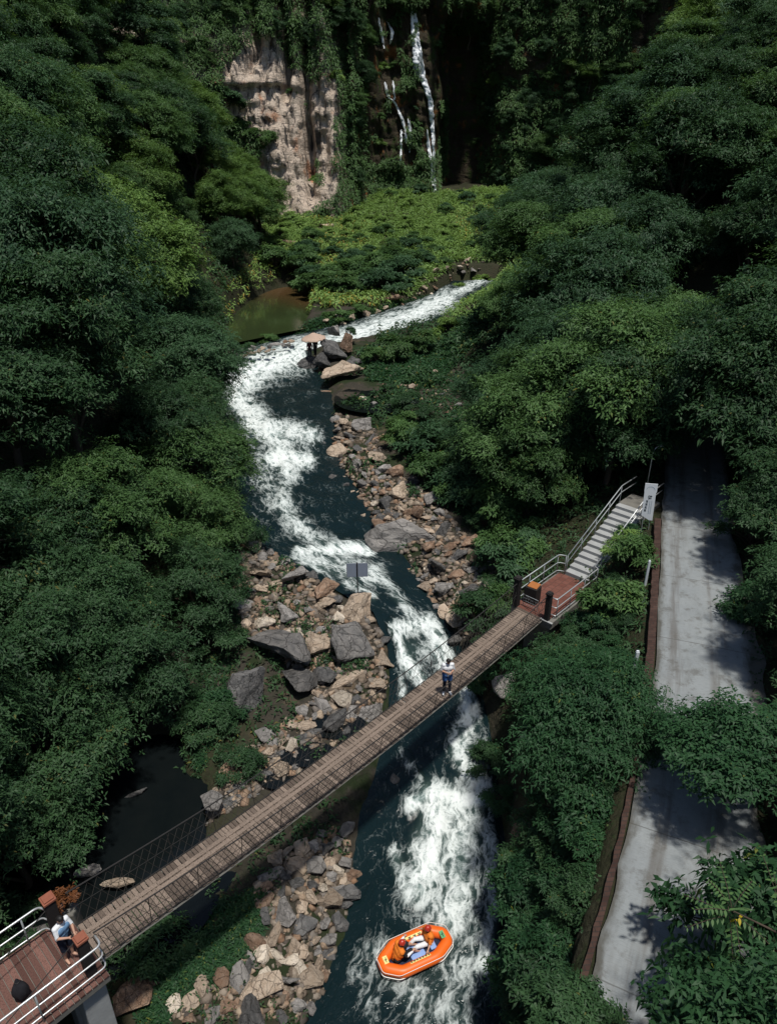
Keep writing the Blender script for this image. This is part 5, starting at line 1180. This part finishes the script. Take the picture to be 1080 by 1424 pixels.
def panel_sign():
    q = G(497, 842); z0 = q[2]; r = empty('panel_sign', (q[0], q[1]+.5, z0), .05, 'grey double panel sign on a thin pole behind the tall boulder by the rapids', 'sign')
    top = 2.9
    dep = proj(q[0], q[1]+.5, z0+2)[2]
    for zt in [0]:
        pz = None
        for zz in np.arange(1.0, 5.0, .05):
            if proj(q[0], q[1]+.5, z0+zz)[1] < 794: pz = zz; break
        pz = pz or 2.4
    b = MB(); b.tube([(0, 0, -.4), (0, 0, pz+.48)], .03, 8); b.build('pole', M['post_dark'], r)
    for sx in (-1, 1):
        b = MB(); b.box((sx*.285, .05, pz), (.53, .03, .84)); b.build('panel', M['sign_grey'], r, False, .008)
        b = MB()
        for a, c in (((-.27, .42), (.27, .42)), ((.27, .42), (.27, -.42)), ((.27, -.42), (-.27, -.42)), ((-.27, -.42), (-.27, .42))): b.tube([(sx*.285+a[0], .05, pz+a[1]), (sx*.285+c[0], .05, pz+c[1])], .014, 5)
        b.build('panel_frame', M['steel_dull'], r)
panel_sign()
for i, (px, py, h, w_, lb) in enumerate([(841, 654, 1.0, .14, 'short pale post in the shade left of the white sign'), (896, 815, 1.25, .10, 'slim pale marker post beside the middle of the road wall'), (878, 948, 1.35, .12, 'slim pale marker post above the roadside tree')]):
    q = G(px, py); o = MB().box((0, 0, h/2-.1), (w_, w_*.8, h+.2)).box((0, 0, h+.02), (w_*.8, w_*.6, .05)).build('marker_post', M['sign_white'], None, False, .012); o.location = q; tag(o, lb, 'marker post')
q = rp_(ST0+NS*RUN+1.9, .1, NS*RISE-.1); r = empty('lamp_post', (q.x, q.y, q.z), .4, 'thin pale lamp post standing in shade above the stairs', 'lamp post')
b = MB(); b.tube([(0, 0, 0), (0, 0, 2.2), (.03, 0, 2.55), (.16, 0, 2.72), (.38, 0, 2.78)], .028, 7); b.build('pole', M['steel'], r, True)
b = MB(); b.ball((.48, 0, 2.76), (.16, .07, .045)); b.build('lamp_head', M['steel_dull'], r, True)
# ------------------------------------------------------------------ people
def capsule(b, p, q, r0, r1):
    p, q = Vector(p), Vector(q); n = 5; pts = [p.lerp(q, i/n) for i in range(n+1)]; b.tube(pts, [r0+(r1-r0)*i/n for i in range(n+1)], 12); b.ball(p, r0, 12, 8); b.ball(q, r1, 12, 8)
def person(loc, rz, label, J, wear, skin='skin', helmet=None, scale=1.0, group=None):
    """J: joints (hip, chest, neck, head, and per side sh el wr kn an toe); wear: list of (name, bones, material, offset)"""
    root = empty('person', loc, rz, label, 'person', group); root.scale = (scale,)*3
    V = {k: Vector(v) for k, v in J.items()}; B = []; hip, che, nek, hea = V['hip'], V['chest'], V['neck'], V['head']; bx = (V['sh_r']-V['sh_l']).normalized()
    def bone(n, p, q, a, c): B.append((n, Vector(p), Vector(q), a, c))
    bone('pelvis', hip-bx*.075, hip+bx*.075, .108, .108); w_ = hip.lerp(che, .5); bone('belly', w_-bx*.05, w_+bx*.05, .112, .112); bone('chest', che-bx*.085, che+bx*.085, .115, .115); bone('spine', hip, che, .11, .11)
    bone('shoulder', V['sh_l'], V['sh_r'], .062, .062); bone('shoulder', che, nek, .10, .055); bone('neck', nek, hea, .052, .05)
    for s in 'lr':
        sg = -1 if s == 'l' else 1
        bone('upperarm', V['sh_'+s], V['el_'+s], .055, .041); bone('forearm', V['el_'+s], V['wr_'+s], .041, .028)
        hp = hip+bx*sg*.09; bone('thigh', hp, V['kn_'+s], .088, .058); bone('shin', V['kn_'+s], V['an_'+s], .056, .036); bone('foot', V['an_'+s]-Vector((0, 0, .03)), V['toe_'+s], .042, .032)
        hd = (V['wr_'+s]-V['el_'+s]).normalized(); bone('hand', V['wr_'+s], V['wr_'+s]+hd*.075, .028, .034)
    b = MB()
    for n, p, q, a, c in B: capsule(b, p, q, a, c)
    fd = Vector(J.get('face', (0, -1, -.15))).normalized(); hu = (hea-nek).normalized(); hu = (hu-fd*hu.dot(fd)).normalized(); hx = fd.cross(hu).normalized(); HR_ = Matrix((hx, -fd, hu)).transposed()
    b.ball(hea, (.076, .095, .112), 16, 12, HR_); capsule(b, hea+fd*.045-hu*.07, hea+fd*.06-hu*.085, .045, .03); capsule(b, hea+fd*.09+hu*.01, hea+fd*.108-hu*.022, .010, .015)
    for sg in (-1, 1): b.ball(hea+hx*sg*.078-fd*.005, (.014, .026, .034), 8, 6, HR_)
    me = bpy.data.meshes.new('t'); me.from_pydata(b.v, [], b.f); o = bpy.data.objects.new('t', me); COL.objects.link(o)
    m = o.modifiers.new('r', 'REMESH'); m.mode = 'VOXEL'; m.voxel_size = .013; sm = o.modifiers.new('s', 'SMOOTH'); sm.iterations = 5; sm.factor = .5
    dg = bpy.context.evaluated_depsgraph_get(); ev = o.evaluated_get(dg); me2 = bpy.data.meshes.new_from_object(ev); bpy.data.objects.remove(o); bpy.data.meshes.remove(me)
    co = np.empty(len(me2.vertices)*3, np.float32); me2.vertices.foreach_get('co', co); co = co.reshape(-1, 3); no = np.empty_like(co); me2.vertices.foreach_get('normal', no.reshape(-1)) if False else None
    no = np.array([v.normal[:] for v in me2.vertices]); fs = [tuple(p.vertices) for p in me2.polygons]
    best = np.full(len(co), 9.); lab = np.zeros(len(co), int)
    for i, (n, p, q, a, c) in enumerate(B):
        p, q = np.array(p), np.array(q); d = q-p; t = np.clip(((co-p) @ d)/(d @ d), 0, 1); ds = np.linalg.norm(co-p-t[:, None]*d, axis=1)-(a+(c-a)*t)
        k = ds < best; best[k] = ds[k]; lab[k] = i
    names = np.array([n for n, *_ in B])[lab]; names = np.where(np.linalg.norm(co-np.array(hea), axis=1) < .125, 'head', names)
    hh = ((co-np.array(hea)) @ np.array(hu)); hf = ((co-np.array(hea)) @ np.array(fd))
    bb = MB(); bb.v = [tuple(v) for v in co]; bb.f = list(fs); bb.n = len(co); bb.m = [0]*len(fs)
    for s in 'lr':                                                   # fingers rooted in the palm
        hd = (V['wr_'+s]-V['el_'+s]).normalized(); pal = V['wr_'+s]+hd*.075; sd = hd.cross(Vector((0, 0, 1))); sd = sd.normalized() if sd.length > .1 else Vector((1, 0, 0)); dn = hd.cross(sd).normalized()
        if dn.z > 0: dn = -dn
        for k in range(4):
            a = pal+sd*(-.026+.0175*k); L = (.058, .068, .064, .05)[k]; m1 = a+hd*L*.55+dn*.008; m2 = m1+(hd*.6+dn*.8).normalized()*L*.5; bb.tube([a-hd*.02, m1, m2], [.0098, .009, .007], 6)
        a = V['wr_'+s]+hd*.03-sd*.028; bb.tube([a, a-sd*.025+hd*.028+dn*.012, a-sd*.02+hd*.058+dn*.02], [.0115, .0105, .008], 6)
    bb.m = [0]*len(bb.f)
    for sg in (-1, 1): bb.ball(hea+hx*sg*.032+fd*.086+hu*.012, .0115, 8, 6, None, 1)
    capm = bb.ball(hea+fd*.088-hu*.048, (.022, .008, .006), 8, 6, HR_, 2)
    bb.build('body', [M[skin], M['hair'], M['cap_red']], root, True)
    def shell(nm, sel, off, mat, thick=0):
        keep = [f for f in fs if all(sel[i] for i in f)]; ids = sorted({i for f in keep for i in f}); mp = {i: k for k, i in enumerate(ids)}; c2 = MB()
        wv = .004*vn(co[ids][:, 0]*14, co[ids][:, 1]*14, co[ids][:, 2]*14, 2); c2.add(co[ids]+no[ids]*(off+wv[:, None]), [tuple(mp[i] for i in f) for f in keep])
        if not keep: return
        ob = c2.build(nm, M[mat], root, True); sd_ = ob.modifiers.new('sol', 'SOLIDIFY'); sd_.thickness = max(.008, off*.6); sd_.offset = -1; return ob
    for nm, bones, mat, off, *rest in wear:
        sel = np.isin(names, bones)
        if rest: sel &= rest[0](co)
        shell(nm, sel, off, mat)
    if helmet:
        shell('helmet', (names == 'head') & (hh > .015-.25*np.maximum(0, -hf)) | ((names == 'head') & (hh > .0) & (hf < .03)), .03, helmet)
    else:
        shell('hair', (names == 'head') & ((hh > .045) | ((hf < .0) & (hh > -.06))) & ~((hf > .055) & (hh < .062)), .014, 'hair')
    return root
def stand(lean=0., foot=.12, arms='phone', head=-.3):
    J = dict(hip=(0, 0, .93), chest=(0, -.01-lean, 1.27), neck=(0, -.02-lean, 1.46), head=(0, -.06-lean, 1.60), sh_l=(-.165, -.01-lean, 1.395), sh_r=(.165, -.01-lean, 1.395), kn_l=(-.10, -.03, .49), kn_r=(.10, -.02, .49), an_l=(-foot, .02, .09), an_r=(foot, .0, .09), toe_l=(-foot-.03, -.13, .035), toe_r=(foot+.03, -.15, .035), face=(0, -1, head))
    if arms == 'phone': J.update(el_l=(-.235, -.03, 1.13), el_r=(.235, -.03, 1.13), wr_l=(-.075, -.25, 1.19), wr_r=(.08, -.25, 1.19))
    elif arms == 'down': J.update(el_l=(-.235, .03, 1.12), el_r=(.235, .02, 1.12), wr_l=(-.24, -.04, .87), wr_r=(.245, -.03, .87))
    elif arms == 'reach': J.update(el_l=(-.22, -.12, 1.15), el_r=(.21, -.14, 1.16), wr_l=(-.10, -.36, 1.20), wr_r=(.08, -.38, 1.22))
    elif arms == 'up': J.update(el_l=(-.22, -.05, 1.14), el_r=(.21, -.18, 1.3), wr_l=(-.2, -.1, .9), wr_r=(.06, -.24, 1.52))
    return J
TOP = ['chest', 'belly', 'shoulder', 'spine', 'upperarm']
q = P(620.5, 966, 5.09)
sB = (Vector((q[0], q[1], 0))-Vector((E0.x, E0.y, 0))).dot(DD); zB = bp(sB).z+.035
person((q[0], q[1], zB), .12, 'person in white shirt with blue jacket round the waist on the footbridge', stand(.02, .12, 'phone', -.75), [('shirt', TOP, 'cloth_white', .014), ('trousers', ['thigh', 'shin', 'pelvis'], 'cloth_navy', .012), ('tied_jacket', ['pelvis', 'belly', 'thigh'], 'cloth_blue', .032, lambda c: (c[:, 2] > .66) & (c[:, 2] < 1.05)), ('shoe', ['foot'], 'cloth_white', .01, lambda c: c[:, 0] < 0), ('shoe', ['foot'], 'cloth_white', .01, lambda c: c[:, 0] > 0)])
def phone(loc, rz, tilt, label):
    o = MB().box((0, 0, 0), (.15, .012, .078)).build('phone', M['post_dark'], None, False, .004); o.location = loc; o.rotation_euler = (tilt, 0, rz); tag(o, label, 'phone')
phone((q[0]+.03, q[1]-.345, zB+1.20), .12, -.9, 'dark phone held by the person in the middle of the footbridge')
q = P(98, 1331, 5.52)
person((q[0], q[1], 5.505), 1.1, 'person in a white shirt and blue vest between the gate posts on the left platform', stand(.03, .10, 'reach', -.6), [('shirt', TOP, 'cloth_white', .013), ('waistcoat', ['chest', 'belly', 'spine', 'pelvis'], 'cloth_vest', .024, lambda c: (c[:, 2] > .86)), ('shorts', ['pelvis', 'thigh'], 'cloth_navy', .026, lambda c: c[:, 2] < 1.0), ('sandal', ['foot'], 'cloth_maroon', .008, lambda c: c[:, 2] < .05)])
ca, sa = math.cos(1.1), math.sin(1.1); phone((q[0]+.0*ca+.46*sa, q[1]-.46*ca, 5.505+1.23), 1.1, -.8, 'dark phone held by the person on the left platform')
# ------------------------------------------------------------------ raft
def raft():
    q = P(577, 1322, .3); rz = math.radians(24); wz = .13
    root = empty('raft', (q[0], q[1], wz), rz, 'orange inflatable raft with white trim carrying two people through the rapids', 'raft')
    base = [(-1.13, -.13), (-.66, -.46), (.58, -.46), (1.12, -.17), (1.12, .15), (.66, .46), (-.58, .46), (-1.13, .15)]
    def rounded(sc=0.0, z=.0, k=.11):
        pts = [Vector((x+math.copysign(sc, x)*.9, y+math.copysign(sc, y)*.9, z)) for x, y in base]; out = []
        for i in range(len(pts)):
            a, m, c = pts[i-1], pts[i], pts[(i+1) % len(pts)]; a1 = m+(a-m).normalized()*k; c1 = m+(c-m).normalized()*k
            out += [a1*(1-t)**2+2*m*t*(1-t)+c1*t*t for t in (0, .25, .5, .75, 1)]
        return out
    TR = .19
    b = MB(); b.tube(rounded(0, TR*.85), TR, 20, closed=True); b.build('hull_tube', M['raft_orange'], root, True)
    b = MB(); b.tube(rounded(TR*.93, TR*.5), .016, 6, closed=True); b.build('trim_line', M['white_trim'], root, True)
    fl = rounded(-.06, .06); b = MB(); b.add([(0, 0, .075)]+fl+[p-Vector((0, 0, .06)) for p in fl], [(0, 1+i, 1+(i+1) % len(fl)) for i in range(len(fl))]); b.build('floor', M['raft_floor'], root)
    b = MB(); b.box((.03, -.03, .125), (.52, .50, .09), Matrix.Rotation(.1, 3, 'Z')); b.build('cushion', M['raft_seat'], root, True, .03)
    b = MB(); b.box((.62, .03, .12), (.22, .42, .08)); b.build('cushion', M['raft_seat'], root, True, .03)
    # pale stickers lying on the tube, with dark marks
    def sticker(x0, x1, y, ang, mat, name, marks):
        n = 12; V = []; Fs = []; m = 6
        for i in range(n+1):
            x = x0+(x1-x0)*i/n
            for j in range(m+1):
                a = ang-.34+.68*j/m; V.append((x, y+(TR+.004)*math.cos(a)*(-1 if y > 0 else 1), TR*.85+(TR+.004)*math.sin(a)))
        for i in range(n):
            for j in range(m): Fs.append((i*(m+1)+j, i*(m+1)+j+1, (i+1)*(m+1)+j+1, (i+1)*(m+1)+j))
        b = MB(); b.add(V, Fs); o = b.build(name, M[mat], root, True)
        b = MB(); rr = random.Random(int(x0*100)+5)
        for k in range(marks):
            xc = x0+(x1-x0)*(k+.5)/marks; w_ = abs(x1-x0)/marks*.55
            for (dx, da, ww, hh) in [(0, .12, 1, .025), (0, -.12, 1, .025), (rr.uniform(-.3, .3), 0, .25, .09), (rr.uniform(-.4, .4), .0, .22, .08)]:
                a = ang+da; c = Vector((xc+dx*w_, y+(TR+.007)*math.cos(a)*(-1 if y > 0 else 1), TR*.85+(TR+.007)*math.sin(a))); tn = Vector((0, -math.sin(a)*(-1 if y > 0 else 1), math.cos(a)))
                nn = Vector((1, 0, 0)).cross(tn); b.box(c, (w_*ww, hh, .003), Matrix((Vector((1, 0, 0)), tn, nn)).transposed())
        b.build('sticker_mark', M['ink'], o)
    sticker(-.36, .36, -.47, 1.05, 'decal', 'sticker', 7); sticker(-.30, .42, .47, 1.0, 'decal', 'sticker', 4)
    for (cx, cy, a, mat) in ((1.03, .03, math.pi/2, 'decal_green'), (-1.07, .02, math.pi/2, 'decal')):
        o = MB().box((0, 0, 0), (.26, .15, .008), None).build('badge', M[mat], root); o.location = (cx*.985, cy, TR*1.85); o.rotation_euler = (0, 0, a)
        o2 = MB().box((-.03, 0, .006), (.12, .022, .004)).box((.0, .0, .006), (.02, .09, .004)).box((.05, -.02, .006), (.05, .02, .004)).build('badge_mark', M['ink'], o)
    b = MB(); b.tube([p+Vector((0, 0, TR*1.0)) for p in rounded(-TR*.93, TR*.55)], .010, 5, closed=True); b.build('grab_line', M['white_trim'], root, True)
    return root, q, rz, wz
rf, rq, rrz, rwz = raft()
def inraft(x, y): return (rq[0]+x*math.cos(rrz)-y*math.sin(rrz), rq[1]+x*math.sin(rrz)+y*math.cos(rrz), rwz+.07)
sit = dict(hip=(0, .05, .13), chest=(0, -.06, .43), neck=(0, -.10, .62), head=(0, -.15, .75), sh_l=(-.165, -.08, .56), sh_r=(.165, -.08, .56), el_l=(-.25, -.22, .36), el_r=(.24, -.24, .36), wr_l=(-.28, -.44, .42), wr_r=(.16, -.46, .34), kn_l=(-.13, -.42, .40), kn_r=(.14, -.40, .36), an_l=(-.10, -.72, .10), an_r=(.13, -.74, .10), toe_l=(-.10, -.88, .06), toe_r=(.14, -.90, .06), face=(0, -1, -.35))
vest = lambda m: ('life_vest', ['chest', 'belly', 'shoulder', 'spine'], m, .042)
a = dict(sit); a.update(el_r=(.27, -.20, .38), wr_r=(.36, -.40, .40), wr_l=(-.18, -.46, .40))
person(inraft(-.62, .04), rrz+math.pi/2, 'person in dark clothes and orange life vest at the left end of the raft', a, [('shirt', ['upperarm', 'shoulder', 'chest', 'belly', 'spine'], 'cloth_dark', .012), ('trousers', ['pelvis', 'thigh'], 'cloth_dark', .014), ('sleeve', ['forearm'], 'cloth_white', .010), vest('vest_orange')], 'skin', 'helmet_red')
a = dict(sit); a.update(chest=(0, .02, .44), neck=(0, .02, .63), head=(0, -.01, .77), sh_l=(-.165, .02, .57), sh_r=(.165, .02, .57), el_l=(-.29, .0, .36), wr_l=(-.40, -.12, .26), el_r=(.28, -.06, .36), wr_r=(.38, -.18, .30), kn_r=(.14, -.46, .30), kn_l=(-.10, -.44, .34), face=(-.3, -1, -.2))
person(inraft(.52, .12), rrz-math.pi/2, 'person in orange shirt and pale trousers at the right end of the raft', a, [('shirt', ['upperarm', 'shoulder', 'chest', 'belly', 'spine'], 'vest_orange', .012), ('trousers', ['pelvis', 'thigh', 'shin'], 'cloth_white', .014), vest('vest_orange')], 'skin', 'helmet_red')
# ------------------------------------------------------------------ the two people and the straw parasol upstream
q = P(431, 498, 5.75); person((q[0], q[1], 5.75), .2, 'person in dark maroon clothes left of the two under the straw parasol', stand(.0, .09, 'down', -.1), [('shirt', TOP, 'cloth_maroon', .014), ('trousers', ['pelvis', 'thigh', 'shin'], 'cloth_dark', .014), ('shoe', ['foot'], 'cloth_dark', .01)], 'skin_dark')
q2 = P(438.5, 494, 5.8); person((q2[0], q2[1], 5.8), -.4, 'person in black with a backpack right of the two under the straw parasol', stand(.0, .08, 'down', -.1), [('shirt', TOP, 'cloth_dark', .014), ('trousers', ['pelvis', 'thigh', 'shin'], 'cloth_dark', .014), ('shoe', ['foot'], 'cloth_dark', .01)], 'skin_dark')
bo = MB().box((0, 0, 0), (.30, .17, .44)).box((0, .10, -.06), (.22, .05, .24)).build('backpack', M['cloth_navy'], None, True, .05); bo.location = (q2[0]+.11, q2[1]+.24, 7.02); bo.rotation_euler = (0, 0, -.4); tag(bo, 'dark backpack on the person under the straw parasol', 'backpack')
for nm, qq, zz in (('a', q, 5.75), ('b', q2, 5.8)): TAKEN.append((0, 0, 0))
rk = rock((q[0]+.05, q[1]+.1, 4.6), 2.6, 'dark', 'flat dark rock the two people under the parasol stand on', (.05, .03, .3), 3, (1.0, .8, .62), None, 'boulder', .1)
rk.location.z = 5.70-.5*2.6*.5*.62
def parasol():
    x, y = q[0]+.5, q[1]+1.0; r = empty('parasol', (x, y, 5.1), 0, 'wide straw coloured parasol above the two people upstream', 'parasol'); r.rotation_euler = (.08, -.06, 0)
    b = MB(); b.tube([(0, 0, -.5), (0, 0, 2.75)], .03, 7); b.build('pole', M['bark'], r)
    n = 26; rings = [(0, 2.92), (.25, 2.80), (.6, 2.62), (.85, 2.50), (1.08, 2.42), (1.14, 2.35)]; rr = random.Random(4); V = []; Fs = []
    for i, (rad, z) in enumerate(rings):
        for k in range(n):
            a = 6.2832*k/n; f = 1+(.07*rr.uniform(-1, 1) if i > 3 else 0); V.append((rad*f*math.cos(a), rad*f*math.sin(a), z-(.05 if k % 2 else 0)*(i > 1)+.03*rr.uniform(-1, 1)*(i > 3)))
    for i in range(len(rings)-1):
        for k in range(n): Fs.append((i*n+k, i*n+(k+1) % n, (i+1)*n+(k+1) % n, (i+1)*n+k))
    b = MB(); b.add(V, Fs); o = b.build('canopy', M['straw'], r, True); s_ = o.modifiers.new('s', 'SOLIDIFY'); s_.thickness = .03
    b = MB(); b.ball((0, 0, 2.95), (.05, .05, .09)); b.build('finial', M['bark'], r)
    for k in range(8):
        a = 6.2832*k/8+.1; b = MB(); b.tube([(0, 0, 2.85), (1.03*math.cos(a), 1.03*math.sin(a), 2.41)], .012, 4); b.build('rib', M['bark'], r)
parasol()
qq = G(487, 478); place(SHRUB[2], 'bush', qq[0], qq[1], qq[2]+.9, .45, 1., 'tiny dark tuft of bush on top of the midstream outcrop', None, 'bush')
# ------------------------------------------------------------------ light, sky, camera
sun_dir = Vector((.22, -.40, 1.75)).normalized()       # towards the sun
sd = bpy.data.lights.new('sun', 'SUN'); sd.energy = 4.6; sd.angle = math.radians(3.5); sd.color = (1.0, .955, .88)
so = bpy.data.objects.new('sun', sd); COL.objects.link(so); so.rotation_euler = (-sun_dir).to_track_quat('-Z', 'Y').to_euler(); so.location = (20, -10, 90)
w = bpy.data.worlds.new('World'); SC.world = w; w.use_nodes = True; nt = w.node_tree
bg = nt.nodes['Background']; sky = nt.nodes.new('ShaderNodeTexSky'); sky.sky_type = 'NISHITA'; sky.sun_disc = False
sky.sun_elevation = math.asin(sun_dir.z); sky.sun_rotation = math.atan2(sun_dir.x, sun_dir.y)
nt.links.new(sky.outputs[0], bg.inputs[0]); bg.inputs[1].default_value = .09
cd = bpy.data.cameras.new('camera'); cam = bpy.data.objects.new('camera', cd); COL.objects.link(cam)
cam.location = tuple(CAM); cam.rotation_euler = (math.pi/2-TH, 0, 0); cd.sensor_fit = 'VERTICAL'; cd.sensor_height = 36; cd.lens = 36*F/1424; cd.clip_end = 1000; cd.clip_start = .1
SC.camera = cam
SC.view_settings.view_transform = 'Standard'; SC.view_settings.look = 'None'; SC.view_settings.exposure = -.14; SC.view_settings.gamma = 1
SC.render.engine = 'CYCLES'; SC.cycles.max_bounces = 6; SC.cycles.diffuse_bounces = 2; SC.cycles.transmission_bounces = 2; SC.cycles.use_denoising = True
